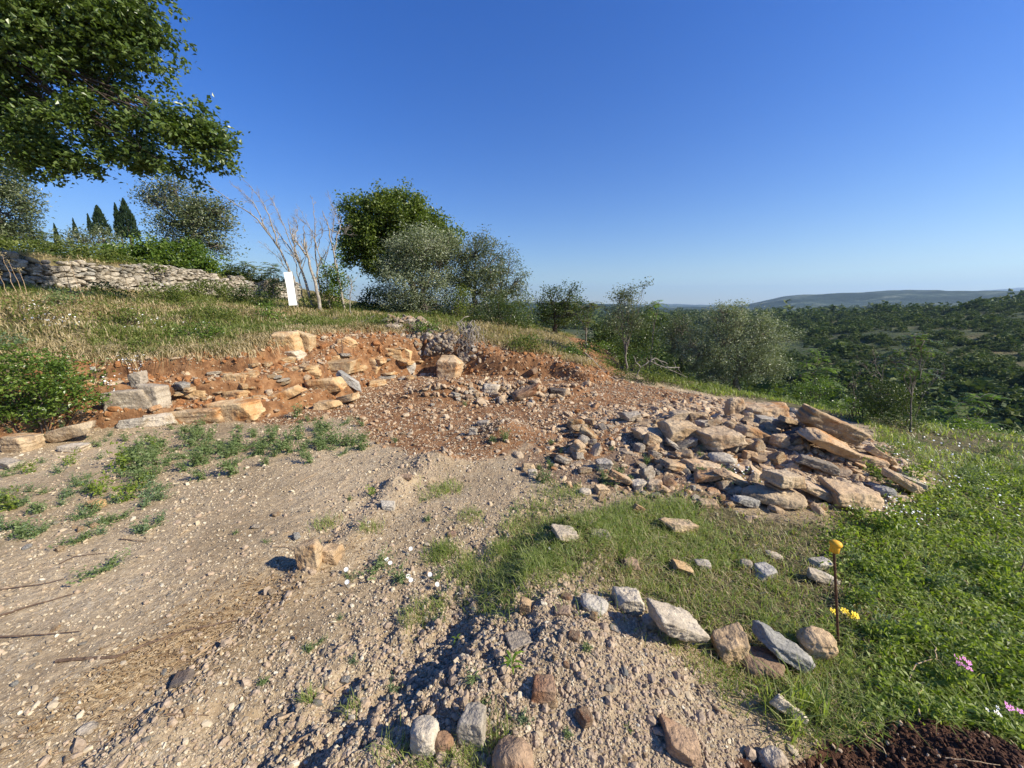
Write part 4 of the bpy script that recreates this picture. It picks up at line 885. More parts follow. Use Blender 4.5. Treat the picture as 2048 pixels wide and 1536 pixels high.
# trees on the left terrace
tree("olive_tree", (-40, 520), (0, 440), 19, [(0, 425, 50, 55), (-80, 400, 90, 90), (20, 470, 42, 30), (-20, 350, 60, 34), (45, 400, 26, 30)], L_OLV, BARKG, "pale grey green tree cut by the left edge behind the drystone wall", "olive tree", r0=.12, dens=20, nleaf=24, leaf=.14, spread=.2, seed=5)
tree("olive_tree", (400, 530), (385, 470), 19, [(330, 395, 42, 32), (385, 420, 68, 45), (350, 440, 60, 38), (425, 455, 45, 35), (300, 400, 22, 25), (440, 420, 30, 30), (370, 480, 62, 35), (435, 490, 38, 28), (340, 370, 28, 16)], L_OLV, BARKG,
    "airy grey green olive with bare twig tips, tallest tree above the drystone wall", "olive tree", r0=.13, dens=15, nleaf=16, leaf=.13, spread=.22, seed=6, ntw=460, shell=.1)
tree("olive_tree", (180, 520), (175, 490), 22, [(165, 478, 32, 22), (205, 482, 34, 24), (140, 490, 20, 16), (230, 492, 22, 18)], L_OLV, BARKG, "low rounded grey green bush in front of the cypresses", "olive tree", r0=.08, dens=12, nleaf=18, leaf=.15, spread=.2, seed=7)
frond_plant("sumac", 20, (78, 505), [(70, 462), (92, 470), (55, 475), (100, 488), (80, 485), (45, 492)], L_WEED, "feathery blue green sumac between the pale left tree and the cypresses", "sumac", 8, length=.75, nf=12, leaf=.22, r0=.03)
def cypress(px, py0, py1, wpx, Y, label, seed):
    g = np.random.default_rng(seed); b, t = at(px, py1, Y); top, _ = at(px-2, py0, Y); hgt = top.z-b.z; w = wpx/F*t/2
    root = empty("cypress_tree", b); tag(root, label, "cypress", "cypresses on the left skyline"); n = int(1500*min(1, wpx/30)+350)
    u_ = g.uniform(0, 1, n); rad = w*np.clip(1.25*(1-u_)**.75, 0, 1)*np.sqrt(g.uniform(.3, 1, n))*(1+.22*vn2(u_*9, g.uniform(0, 3, n), seed)); a_ = g.uniform(0, 6.28, n)
    C = np.stack([rad*np.cos(a_), rad*np.sin(a_), u_*hgt], 1); D = unit(np.c_[C[:, :2]*.6/w, np.full(n, 1.1)]+g.normal(0, .18, (n, 3))); s = hgt*.085
    V = []; sd = unit(np.cross(D, g.normal(0, 1, (n, 3)))); V = np.stack([C-D*s*.5, C+sd*s*.17, C+D*s*.7, C-sd*s*.17], 1).reshape(-1, 3)
    link("crown", mesh_np("crown", V, np.arange(4*n).reshape(n, 4)), L_CYP, root); Vt, Ft = tubes([(np.array([[0, 0, -1.5], [0, 0, hgt*.8]]), [w*.22, w*.05])], 7); link("trunk", mesh_np("trunk", Vt, Ft, True), BARK, root)
for c_ in [(206, 412, 470, 28, 34, "broad cypress left of the pair on the skyline", 1), (243, 408, 475, 15, 36, "thin cypress pressed against the tallest one", 2), (261, 399, 475, 30, 33, "tallest and darkest cypress on the left skyline", 3),
           (184, 428, 470, 9, 40, "small cypress tip just left of the broad one", 4), (154, 437, 475, 8, 42, "faint thin cypress in the middle of the row", 5), (120, 448, 500, 10, 36, "leftmost cypress beside the feathery sumac", 6)]: cypress(*c_)
# growth along the top of the wall
shrub("bramble", 17.5, [(250, 515, 60, 22), (330, 520, 65, 28), (400, 530, 50, 22), (300, 495, 40, 22), (370, 505, 40, 20)], L_BRM, "bright green bramble thicket spilling over the drystone wall under the airy olive", "bramble", 21, dens=20, leaf=.15, spread=.16)
shrub("bramble", 14, [(60, 495, 60, 16), (140, 503, 60, 16), (190, 510, 50, 15), (-40, 490, 60, 20), (130, 517, 70, 12), (230, 525, 60, 12), (290, 535, 50, 10)], L_SHR, "olive green scrub along the top of the left part of the drystone wall", "scrub", 22, dens=20, leaf=.11, spread=.13)
shrub("bramble", 19.5, [(440, 550, 40, 13), (500, 560, 40, 14), (480, 545, 30, 12), (545, 572, 30, 14)], L_DRK, "dark scrub on the far end of the drystone wall", "scrub", 23, dens=20, leaf=.13, spread=.15)
shrub("ivy_patch", 12.3, [(140, 555, 28, 18), (125, 575, 30, 14)], L_DRK, "dark leafy plant growing from the face of the drystone wall", "plant", 24, dens=16, leaf=.09, spread=.09)
for i, (a_, b_, hs, yy, lab) in enumerate([(505, 575, [(490, 528), (510, 532), (475, 540), (522, 545)], 19, "pale sumac rising behind the drystone wall, nearer the airy olive"), (543, 585, [(535, 540), (552, 545), (545, 530), (560, 560)], 18.5, "pale sumac rising behind the wall beside the dead stems")]):
    frond_plant("sumac", yy, (a_, b_), hs, L_WEED, lab, "sumac", 30+i, length=.65, nf=9, leaf=.18, r0=.025)
# leafless stems and the white board
DT = "dead trees around the white board"
bare_tree((598, 625), [[1.0, (598, 625), (585, 560), (560, 500), (520, 440), (470, 405), (415, 368)], [.5, (535, 460), (500, 400), (455, 362)], [.5, (560, 500), (540, 430), (520, 390), (488, 358)], [.4, (583, 555), (560, 520), (517, 478)]], 13.0, "pale dead tree leaning far left behind the white board", 41, .055, group=DT)
bare_tree((625, 615), [[1.0, (625, 615), (600, 530), (586, 480), (577, 438)], [.5, (600, 530), (560, 470), (530, 440)], [.4, (586, 480), (592, 450), (588, 435)], [.35, (596, 520), (570, 455), (545, 400), (527, 380)]], 13.2, "grey dead tree with a short broken top just right of the white board", 42, .06, group=DT)
bare_tree((640, 640), [[1.0, (645, 640), (632, 570), (612, 510), (602, 478), (606, 452)], [.6, (612, 510), (590, 478), (580, 460)], [.4, (630, 560), (640, 520), (660, 500)]], 12.6, "stout grey lichen spotted dead tree with a forked stub", 43, .075, group=DT)
bare_tree((650, 620), [[1.0, (640, 590), (632, 500), (633, 440), (622, 390)], [.5, (634, 500), (645, 460), (642, 455)], [.4, (633, 470), (600, 440), (585, 420)]], 13.4, "tall thin dead tree with a single whip pointing up", 44, .035, group=DT, twigs=12)
bare_tree((690, 625), [[1.0, (690, 625), (680, 560), (668, 490), (655, 440), (648, 425)], [.7, (670, 500), (680, 455), (676, 430)], [.5, (660, 460), (690, 470), (700, 450)], [.35, (665, 480), (672, 430), (655, 385)]], 13.0, "ivy clad bare tree nearest the big oak", 45, .05, group=DT, twigs=14, ivy=[(676, 560, 7, 24, 40), (660, 560, 12, 22, 34)])
bare_tree((662, 618), [[1.0, (662, 618), (655, 560), (640, 500), (618, 450), (596, 410)], [.6, (648, 530), (662, 470), (664, 420)]], 13.1, "slim grey dead stem between the forked stub and the ivy clad tree", 48, .03, group=DT, twigs=12)
bare_tree((612, 620), [[1.0, (612, 620), (604, 570), (592, 520), (560, 470), (540, 430)], [.6, (598, 550), (618, 500), (624, 470)]], 13.6, "thin dead stem rising behind the white board", 49, .03, group=DT, twigs=12)
bare_tree((703, 652), [[1.0, (703, 652), (702, 610), (708, 570), (722, 545)], [.6, (706, 580), (700, 560), (694, 550)]], 11.5, "small dead sapling with a hooked tip in front of the oak", 46, .022, group=DT, tw=.25)
shrub("ivy_thicket", 13.2, [(640, 600, 30, 30), (670, 600, 34, 34), (625, 625, 40, 18), (690, 570, 14, 24), (600, 632, 40, 14), (655, 560, 18, 20)], L_SHR, "green ivy and scrub at the feet of the dead stems", "thicket", 47, dens=18, leaf=.085, spread=.1, stems=20)
def white_board():
    q = [at(567, 545, 12.0)[0], at(584, 543, 12.6)[0], at(597, 611, 12.4)[0], at(578, 612, 11.8)[0]]
    g = np.random.default_rng(4); c = sum(q, Vector())/4; A = np.array([v[:] for v in q]); n, m = 9, 25; V = []
    for s_ in (0, .012):
        for j in range(m):
            for i in range(n):
                u_, v_ = i/(n-1), j/(m-1); p_ = (A[0]*(1-u_)+A[1]*u_)*(1-v_)+(A[3]*(1-u_)+A[2]*u_)*v_; V.append(p_+[0, s_+.03*math.sin(u_*2.2+v_*3), 0])
    V = np.array(V)-np.array(c); K = n*m; Fc = []
    for j in range(m-1):
        for i in range(n-1):
            a_ = j*n+i; Fc += [(a_, a_+n, a_+n+1, a_+1), (K+a_, K+a_+1, K+a_+n+1, K+a_+n)]
    rim = [i for i in range(n)]+[j*n+n-1 for j in range(1, m)]+[(m-1)*n+i for i in range(n-2, -1, -1)]+[j*n for j in range(m-2, 0, -1)]
    for a_, b_ in zip(rim, rim[1:]+rim[:1]): Fc.append((a_, b_, K+b_, K+a_))
    o = link("white_board", mesh_np("white_board", V, np.array(Fc), True), BOARD, loc=c); tag(o, "tall white board propped upright against the dead trees", "board")
white_board()
# middle group
tree("oak_tree", (850, 640), (800, 520), 17, [(755, 430, 62, 48), (800, 415, 58, 36), (720, 450, 38, 48), (830, 450, 48, 42), (735, 490, 55, 35), (790, 480, 70, 45), (705, 500, 26, 34), (760, 530, 40, 24), (880, 470, 40, 30), (845, 500, 60, 40), (700, 420, 16, 18)],
    L_OAK2, BARK, "round topped green oak, tallest of the middle group behind the silver olive", "oak tree", r0=.16, dens=22, nleaf=40, leaf=.115, spread=.16, gap=.03, seed=51, aspect=.65, ntw=260, shell=.25)
tree("olive_tree", (850, 640), (845, 560), 14, [(845, 500, 62, 42), (800, 540, 42, 40), (880, 540, 45, 48), (840, 570, 60, 42), (860, 480, 46, 26), (800, 500, 28, 24), (895, 500, 28, 36), (850, 615, 62, 24), (800, 595, 40, 26)],
    L_OLV2, BARKG, "silver leaved olive lit in the centre of the middle group", "olive tree", r0=.10, dens=27, nleaf=28, leaf=.09, spread=.13, seed=52, ntw=260, aspect=.35)
tree("olive_tree", (950, 650), (950, 570), 14.5, [(950, 500, 40, 34), (975, 530, 42, 46), (930, 540, 38, 46), (960, 580, 58, 40), (985, 570, 34, 40), (915, 570, 36, 40), (950, 625, 60, 24), (920, 500, 34, 24)],
    L_OLV, BARKG, "darker olive right of the silver leaved one", "olive tree", r0=.10, dens=26, nleaf=26, leaf=.09, spread=.14, seed=53, ntw=200, aspect=.4)
tree("olive_tree", (990, 660), (1010, 590), 15, [(1020, 530, 28, 24), (1035, 560, 24, 24), (1040, 590, 22, 16), (1000, 545, 24, 26), (1025, 580, 26, 22), (1008, 520, 16, 14)],
    L_OLV, BARKG, "thin see through olive at the right end of the middle group", "olive tree", r0=.08, dens=18, nleaf=20, leaf=.09, spread=.13, seed=54, ntw=260, aspect=.4)
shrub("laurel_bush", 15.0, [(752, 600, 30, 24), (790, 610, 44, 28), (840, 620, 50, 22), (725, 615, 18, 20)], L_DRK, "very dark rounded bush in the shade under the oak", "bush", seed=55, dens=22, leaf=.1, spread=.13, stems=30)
shrub("laurel_bush", 13.2, [(900, 630, 34, 30), (870, 640, 36, 16), (920, 600, 24, 26)], L_SHR, "sunny green undergrowth beneath the silver leaved olive", "bush", seed=56, dens=20, leaf=.08, spread=.1, stems=30)
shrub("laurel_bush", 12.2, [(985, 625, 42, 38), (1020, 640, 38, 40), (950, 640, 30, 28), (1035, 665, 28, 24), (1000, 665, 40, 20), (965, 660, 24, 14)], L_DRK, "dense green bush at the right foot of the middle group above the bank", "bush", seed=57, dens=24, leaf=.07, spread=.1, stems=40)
shrub("laurel_bush", 14, [(1060, 640, 22, 30), (1045, 610, 16, 20)], L_SHR, "yellowish bush between the middle group and the dark tree", "bush", seed=58, dens=18, leaf=.08, spread=.1)
# trees right of the centre
tree("holm_oak", (1110, 665), (1110, 620), 15, [(1100, 600, 28, 28), (1135, 600, 34, 30), (1110, 630, 44, 30), (1150, 625, 36, 30), (1085, 630, 18, 28), (1142, 582, 16, 16)],
    L_DRK, BARK, "dark bushy tree on the skyline right of the middle group", "oak tree", r0=.10, dens=20, nleaf=24, leaf=.085, spread=.13, seed=59, ntw=120)
frond_plant("ailanthus", 12, (1172, 680), [(1165, 612), (1180, 605), (1150, 625), (1190, 612), (1175, 640)], L_SHR, "young green ailanthus in front of the dark bushy tree", "ailanthus", 60, length=.42, nf=9, leaf=.13, r0=.03)
tree("olive_tree", (1252, 752), (1252, 690), 9.6, [(1250, 600, 26, 26), (1262, 580, 22, 16), (1290, 572, 8, 10), (1235, 620, 22, 24), (1268, 620, 26, 26), (1250, 650, 30, 28), (1235, 590, 16, 18), (1280, 640, 16, 26), (1225, 650, 16, 20)],
    L_OLV, BARKG, "slender upright olive with many pale stems at the edge of the clearing", "olive tree", r0=.03, dens=32, nleaf=18, leaf=.062, spread=.085, seed=61, ntw=150, aspect=.38)
frond_plant("ailanthus", 11.5, (1300, 700), [(1305, 608), (1318, 603), (1312, 625)], L_BRT, "bright ailanthus fronds showing right of the slender olive", "ailanthus", 62, length=.42, nf=6, leaf=.12, r0=.018)
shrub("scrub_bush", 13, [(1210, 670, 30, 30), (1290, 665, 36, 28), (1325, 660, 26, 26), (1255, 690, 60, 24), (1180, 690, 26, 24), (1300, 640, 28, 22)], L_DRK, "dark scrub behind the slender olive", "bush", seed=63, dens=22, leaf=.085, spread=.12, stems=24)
shrub("scrub_bush", 10.6, [(1205, 700, 34, 20), (1290, 718, 60, 16), (1350, 728, 40, 18), (1330, 745, 40, 14), (1220, 725, 30, 16)], L_BRM, "low sunny green growth around the foot of the slender olive", "undergrowth", seed=64, dens=24, leaf=.055, spread=.08, stems=24)
tree("olive_tree", (1355, 740), (1365, 690), 11, [(1365, 655, 38, 26), (1345, 680, 26, 30), (1385, 690, 34, 32), (1370, 720, 34, 24)], L_OLV, BARKG, "left hand olive partly hidden by the big round olive", "olive tree", r0=.07, dens=34, nleaf=28, leaf=.06, spread=.09, seed=65, ntw=160, aspect=.38)
tree("olive_tree", (1478, 795), (1475, 720), 10.0, [(1470, 645, 66, 36), (1440, 680, 62, 46), (1505, 680, 66, 46), (1475, 715, 88, 42), (1545, 700, 38, 42), (1410, 705, 34, 40), (1530, 660, 34, 30), (1450, 762, 62, 22), (1520, 752, 40, 22), (1390, 700, 30, 40), (1445, 625, 30, 18), (1485, 618, 22, 16), (1550, 735, 28, 22), (1420, 745, 40, 22)],
    L_OLV2, BARKG, "big round grey green olive behind the rock pile", "olive tree", r0=.08, dens=42, nleaf=32, leaf=.056, spread=.085, seed=66, ntw=420, aspect=.36, shell=.35)
for i, (a_, b_, hs, yy, lab, ln) in enumerate([
    (1640, 800, [(1612, 725), (1640, 715), (1655, 735), (1625, 745), (1600, 750), (1650, 760), (1632, 702), (1665, 770)], 10.5, "yellow green ailanthus right of the big round olive", .34),
    (1955, 900, [(1925, 805), (1960, 795), (1985, 792), (1900, 820), (1935, 835), (1965, 845), (1900, 850)], 7.6, "yellow green ailanthus fronds low on the slope at the right", .34)]):
    frond_plant("ailanthus", yy, (a_, b_), hs, L_BRT, lab, "ailanthus", 70+i, length=ln, nf=9, leaf=.11, r0=.014)
shrub("scrub_bush", 8.9, [(1330, 765, 60, 16), (1400, 782, 50, 13), (1270, 752, 50, 14), (1215, 738, 30, 14), (1300, 742, 50, 16)], L_SHR, "tangled green growth in the shade at the far edge of the clearing", "undergrowth", seed=82, dens=34, leaf=.045, spread=.07, stems=24)
shrub("scrub_bush", 9.0, [(1600, 790, 60, 26), (1560, 800, 40, 20), (1660, 800, 46, 22), (1640, 770, 36, 20), (1690, 815, 34, 20)], L_BRM, "fresh green undergrowth behind the back of the rock pile", "undergrowth", seed=72, dens=26, leaf=.05, spread=.075, stems=24)
tree("sapling", (1818, 858), (1812, 800), 6.6, [(1790, 800, 40, 34), (1760, 790, 34, 32), (1815, 790, 30, 30), (1745, 815, 24, 24), (1800, 835, 40, 20)], L_DRK, BARKG, "dark leaved bush around the tall thin sapling on the right slope", "bush", r0=.013, dens=95, nleaf=24, leaf=.038, spread=.055, seed=73, ntw=90)
frond_plant("sapling", 6.3, (1822, 860), [(1800, 700), (1840, 690), (1826, 672), (1850, 680), (1790, 720), (1842, 740), (1815, 735), (1858, 700)], L_BRM, "tall thin sapling with sparse green fronds on the right slope", "sapling", 74, length=.25, nf=11, leaf=.075, r0=.016, npair=7, aspect=.4)
bare_tree((1765, 830), [[1, (1765, 830), (1762, 760), (1752, 710), (1740, 690)], [.6, (1760, 770), (1735, 740), (1720, 710)], [.6, (1763, 780), (1775, 735), (1790, 700)], [.5, (1764, 800), (1738, 765)]], 6.9, "bare grey twiggy sapling left of the tall green one", 75, .014, BARKG, 14, tw=.3)
bare_tree((1845, 840), [[1, (1840, 840), (1850, 790), (1875, 750), (1880, 720)], [.6, (1852, 790), (1860, 740), (1845, 700)], [.5, (1862, 770), (1885, 745)]], 7.0, "bare grey twiggy sapling right of the tall green one", 76, .014, BARKG, 14, tw=.3)
bare_tree((1712, 830), [[1, (1712, 830), (1708, 770), (1690, 735)], [.6, (1709, 780), (1720, 740)]], 7.2, "short bare sapling before the valley, left of the dark bush", 77, .012, BARKG, 10, tw=.25)
shrub("scrub_bush", 6.9, [(1720, 810, 26, 26), (1745, 850, 40, 10)], L_OLV, "low grey scrub at the lip left of the dark bush", "bush", seed=78, dens=26, leaf=.035, spread=.06)
shrub("scrub_bush", 7.2, [(1900, 860, 60, 24), (1960, 885, 70, 24), (2040, 900, 60, 22), (1870, 870, 40, 20), (2120, 900, 60, 30)], L_BRM, "green thicket along the lip of the slope at the right", "thicket", seed=79, dens=26, leaf=.045, spread=.07, stems=24)
# the bramble on the bank at the left edge
shrub("bramble", 4.5, [(50, 745, 70, 40), (110, 770, 52, 44), (20, 790, 60, 46), (150, 790, 40, 34), (-60, 770, 70, 60), (90, 720, 50, 18), (40, 825, 60, 20), (120, 815, 40, 14), (10, 700, 40, 14)], L_BRM, "glossy green bramble bush on the bank at the left edge", "bramble", 80, dens=80, nleaf=26, leaf=.040, spread=.055, aspect=.62, stems=22)
shrub("bramble", 5.4, [(205, 770, 24, 22), (190, 755, 20, 16)], L_BRM, "small green sprig of bramble right of the large bramble bush", "bramble", 81, dens=40, leaf=.035, spread=.05, aspect=.6)
# scattered scrub on the upper slope
for i, (px, py, rx, ry, lm_, lab) in enumerate([(60, 640, 50, 16, L_SHR, "low green scrub at the left of the upper slope"), (215, 600, 34, 12, L_DRK, "dark weed clump before the drystone wall, under the sumac"), (330, 605, 40, 12, L_SHR, "green clump below the middle of the drystone wall"), (250, 650, 40, 12, L_SHR, "leafy patch in the middle of the slope"),
    (420, 600, 40, 14, L_SHR, "bushy clump below the airy olive"), (500, 612, 40, 14, L_DRK, "dark clump left of the white board"), (440, 640, 40, 10, L_SHR, "low leafy patch below the dark clump"), (540, 640, 30, 12, L_BRM, "bright clump in front of the white board"), (400, 675, 50, 10, L_BRM, "bright green patch just above the clay face"), (135, 615, 30, 12, L_WEED, "bluish weed clump left on the slope"),
    (300, 700, 40, 9, L_SHR, "green patch over the grey cracked blocks"), (850, 668, 34, 9, L_BRM, "green tuft in front of the broken wall"), (760, 655, 30, 8, L_SHR, "low scrub at the left end of the broken wall"), (20, 700, 40, 12, L_WEED2, "pale weedy patch above the bramble"), (1050, 700, 40, 10, L_SHR, "green clump on the bank top right of the roots"), (1150, 715, 30, 10, L_BRM, "bright clump near the right end of the bank"), (600, 655, 26, 8, L_SHR, "small clump on the bank top over the orange blocks")]):
    q_, t_ = hit(px, py); shrub("scrub", q_.y, [(px, py-ry*1.2, rx, ry*1.5)], lm_, lab, "scrub", 300+i, 60, 18, .030+.0032*t_, .05+.004*t_, aspect=.55, stems=10)
# hanging bleached roots and dead branches
def sticks(name, paths_px, Y, label, cat, mat, r=.012, seed=1, extra=0, ground_=False):
    g = np.random.default_rng(seed); paths = []
    for P in paths_px:
        Q = []
        for p_ in P:
            if ground_: q = hit(p_[0], p_[1])[0]; Q.append((q.x, q.y, q.z+(p_[2] if len(p_) > 2 else .01)))
            else: Q.append(tuple(at(p_[0], p_[1], Y)[0]))
        Q = np.array(Q); k = np.linspace(0, len(Q)-1, len(Q)*4); Q = np.stack([np.interp(k, range(len(Q)), Q[:, i]) for i in range(3)], 1); Q += g.normal(0, r*.35, Q.shape)
        paths.append((Q, np.linspace(r, r*.4, len(Q))))
        for _ in range(extra):
            i = g.integers(2, len(Q)-1); d = unit(g.normal(0, 1, 3)); paths.append((wig(Q[i], Q[i]+d*r*14, 4, .1, g), np.linspace(r*.4, r*.12, 4)))
    V, Fc = tubes(paths, 7); b = V.mean(0); b[2] = V[:, 2].min(); o = link(name, mesh_np(name, V-b, Fc, True), mat, loc=tuple(b)); return tag(o, label, cat)
sticks("dead_branch", [[(1205, 745), (1240, 765), (1290, 780)], [(1170, 705), (1210, 745)]], 8.6, "long grey dead branch lying down the right end of the bank", "branch", BARKD, .012, 91, 3)
sticks("dead_branch", [[(1268, 765), (1280, 735), (1300, 722), (1330, 735), (1375, 755)], [(1282, 735), (1270, 722)], [(1300, 722), (1310, 716), (1335, 728)], [(1330, 735), (1360, 735)]], 8.8, "arching broken branch in front of the big round olive", "branch", BARKD, .016, 92, 4)
sticks("dead_branch", [[(700, 652), (722, 645), (750, 630)], [(722, 645), (762, 643)]], 10.3, "bleached forked branch lying on the bank top", "branch", BARKD, .02, 93, 2)
sticks("dead_branch", [[(610, 650), (650, 642), (676, 636)]], 10.6, "thin grey branch on the bank top below the dead stems", "branch", BARKG, .015, 94, 3)
sticks("dead_branch", [[(400, 741), (430, 752), (470, 775), (500, 782)]], 6.5, "thin bent stick lying against the red clay face", "stick", STK, .008, 95, 1)
sticks("dead_branch", [[(430, 716), (460, 712), (500, 726)]], 7.2, "short root end sticking out under the grass above the clay face", "root", STK, .006, 96, 1)
sticks("dead_branch", [[(882, 690), (898, 668), (905, 662)], [(880, 668), (900, 658)]], 9.4, "bleached pole standing in the grey rubble heap", "branch", BARKD, .018, 97, 1)
g = np.random.default_rng(98); pp = []
for _ in range(46):
    a_ = np.array(at(932+g.normal(0, 9), 648+g.normal(0, 6), 9.3)[0]); b_ = np.array(at(940+g.normal(0, 22), 700+g.normal(0, 12), 8.9)[0]); pp.append((wig(a_, b_, 7, .16, g), np.linspace(.010, .003, 7)))
V, Fc = tubes(pp, 5); b = V.mean(0); o = link("root_tangle", mesh_np("root_tangle", V-b, Fc, True), BARKD, loc=tuple(b)); tag(o, "tangle of bleached roots hanging over the back bank", "roots")

# ------------------------------------------------------------------ grass and low plants
g6 = np.random.default_rng(6)
def nonneg(n, *a): return a
# meadow on the upper slope
def upslope(n, r0, r1, a0, a1):
    x, y, r = polar(n, r0, r1, a0, a1, g6); ins, d, s, Wd = bank_t(x, y); k = ins & (d/Wd > .93); return x[k], y[k], r[k], (d/Wd)[k], s[k]
x, y, r, t, s = upslope(210000, 5, 26, -64, 20); p_ = sst(-.3, .25, fb2(x*.55, y*.55, 4, 70)); n1 = vn2(x*2.2, y*2.2, 72)*.5+.5
k = g6.uniform(0, 1, len(x)) < .08+.8*p_; P = on_ground(x[k], y[k]); V = blades(P, (.05+.17*n1[k]**2)*(1+.02*r[k]), .0022*r[k]**.8+.002, .75, g6)
o = link("meadow_grass", mesh_np("meadow_grass", *V), L_GRY); stuff(o, "long yellow green grass on the slope below the drystone wall", "grass")
k = g6.uniform(0, 1, len(x)) < .6*(1.1-p_); P = on_ground(x[k], y[k]); V = blades(P, .09+.12*n1[k], .0022*r[k]**.8+.002, .9, g6)
near = (t < 1.35) & (g6.uniform(0, 1, len(x)) < .8); V2 = blades(on_ground(x[near], y[near]), .17, .0022*r[near]**.8+.002, 1.0, g6, .5)
o = link("straw_grass", mesh_np("straw_grass", *join([V, V2])), L_STR); stuff(o, "dry straw coloured grass along the slope and the lip of the bank", "grass")
# dry roots and straw hanging over the cut
x, y = bank_pts(9000, 6.5, 22, .72, 1.02, g6); P = on_ground(x, y); V = blades(P, .16, .011, 1.1, g6, 1.5)
o = link("hanging_straw", mesh_np("hanging_straw", *V), L_STR); stuff(o, "dead straw and roots hanging down over the cut bank", "grass")
x, y, r, t, s = upslope(30000, 5, 22, -64, 15); q_ = fb2(x*1.1, y*1.1, 3, 75) > .12; x, y, r = x[q_], y[q_], r[q_]
P = on_ground(x, y, g6.uniform(0, .16, len(x))); V = leaves(P, .022+.004*r, .6, .4, g6); o = link("slope_weeds", mesh_np("slope_weeds", *V), L_SHR); stuff(o, "patches of leafy green weeds in the slope grass", "weeds")
# tall weed stalks by the wall
pp = []
for px in (5, 22, 38, 52, 60, 150, 170, 268):
    a_, t_ = hit(px+g6.normal(0, 3), 600+g6.normal(0, 6)); pp.append((px, a_))
for px, a_ in pp:
    Q = wig(a_, np.array(a_)+[g6.normal(-.12, .06), 0, g6.uniform(.45, .95)], 6, .03, g6); V, Fc = tubes([(Q, np.linspace(.008, .003, 6))], 5)
    heads = leaves(Q[-1]+g6.normal(0, .035, (26, 3)), .04, .5, .3, g6); b = np.array(a_)
    o = empty("dry_stalk", tuple(b)); tag(o, "tall dry weed stalk standing in front of the left part of the drystone wall", "weed stalk", "tall dry stalks below the wall")
    link("stem", mesh_np("stem", V-b, Fc, True), STK, o); link("seed_head", mesh_np("seed_head", heads[0]-b, heads[1]), L_STR, o)
# right hand grass, ground cover and slope
x, y, r = polar(330000, .85, 13, -30, 75, g6); gm = soft(x, y, GREEN, .22, .45); lf = soft(x, y, LEAFY, .25, .5, 1.6, 55); n1 = sst(-.32, .30, fb2(x*1.7, y*1.7, 4, 82))
dk_ = soft(x, y, DARKP, .05, .06, 6)
k = gm*(.05+.72*n1)*(1-.65*lf)*(1-dk_) > g6.uniform(0, 1, len(x)); P = on_ground(x[k], y[k]); V = blades(P, (.032+.042*(vn2(x[k]*3, y[k]*3, 84)*.5+.5))*(1+.12*r[k]), .0013+.0013*r[k], .9, g6)
o = link("short_grass", mesh_np("short_grass", *V), L_GRS); stuff(o, "short wiry green grass on the right between the stones", "grass")
k = gm*(1-dk_)*n1*(1-.4*lf)*.035 > g6.uniform(0, 1, len(x)); V = blades(on_ground(x[k], y[k]), .10, .0014+.0012*r[k], .9, g6)
o = link("wispy_grass", mesh_np("wispy_grass", *V), L_GRY); stuff(o, "taller wispy yellow green grass blades standing above the short turf", "grass")
k = gm*(1-dk_)*(1-.8*lf)*.13 > g6.uniform(0, 1, len(x)); V = blades(on_ground(x[k], y[k]), .05, .0016+.0013*r[k], 1.5, g6)
o = link("dry_grass", mesh_np("dry_grass", *V), L_STR); stuff(o, "dry straw blades mixed into the short grass on the right", "grass")
k = gm*(.25+.5*lf)*(1-dk_)*(.4+.6*n1) > g6.uniform(0, 1, len(x))*1.6; k2 = lf*gm*(1-dk_) > g6.uniform(0, 1, len(x))*1.05
def cover(x, y, r, hgt, sz):
    h_ = (vn2(x*4.5, y*4.5, 86)*.5+.5); P = on_ground(x, y, 0); P[:, 2] += g6.uniform(.1, 1, len(x))*hgt*(.25+h_); return leaves(P, sz*(1+.22*r), .62, .75, g6)
o = link("ground_cover", mesh_np("ground_cover", *join([cover(x[k2], y[k2], r[k2], .085, .017), cover(x[k], y[k], r[k], .03, .010)])), L_COV); stuff(o, "dense leafy bright green ground cover on the right", "ground cover")
# tufts of longer grass
def tufts(name, spots, mat, label, cat, n=46, h=.09, w=.003, lean=.7):
    Vs = []
    for px, py, rp in spots:
        c, t = hit(px, py); q = rp/F*t; m = int(n*min(3, max(1, q/.05))); Pp = np.stack([c.x+g6.normal(0, q*.5, m), c.y+g6.normal(0, q*.5, m)], 1); Vs.append(blades(on_ground(Pp[:, 0], Pp[:, 1]), h*(1+.15*t)*.8, w*(.6+.3*t), lean, g6))
    o = link(name, mesh_np(name, *join(Vs)), mat); return stuff(o, label, cat)
tufts("grass_tufts", [(900+g6.uniform(-60, 120), 1120+g6.uniform(-30, 40), 30) for _ in range(12)]+[(850, 1225, 40), (880, 1210, 30), (820, 1240, 30), (1120, 1100, 40), (1350, 1200, 50), (1390, 1160, 60), (1300, 1180, 40), (1500, 1180, 60), (1250, 1060, 60), (1320, 1250, 24), (1345, 1290, 20), (1640, 1350, 40),
    (940, 1500, 40), (1000, 1480, 36), (900, 1530, 50), (960, 1520, 50), (850, 1530, 40), (780, 1510, 40), (740, 1060, 24), (650, 1050, 26), (870, 985, 40), (900, 980, 30), (940, 1035, 30), (1110, 985, 44), (1080, 1015, 40), (1150, 990, 40), (1430, 1290, 20), (1600, 1340, 40), (1700, 1400, 60), (1560, 1180, 40), (700, 1420, 20), (620, 1400, 16)],
    L_GRS, "separate tufts of wiry green grass on the track and among the stones", "grass", 60, .05, .0026)
tufts("long_grass", [(1575, 1440, 30), (1610, 1430, 26), (1585, 1475, 14), (1640, 1445, 20), (1600, 1400, 20), (1540, 1420, 20)], L_GRS, "long bright grass blades beside the mound and the dark soil", "grass", 16, .15, .006, .6)
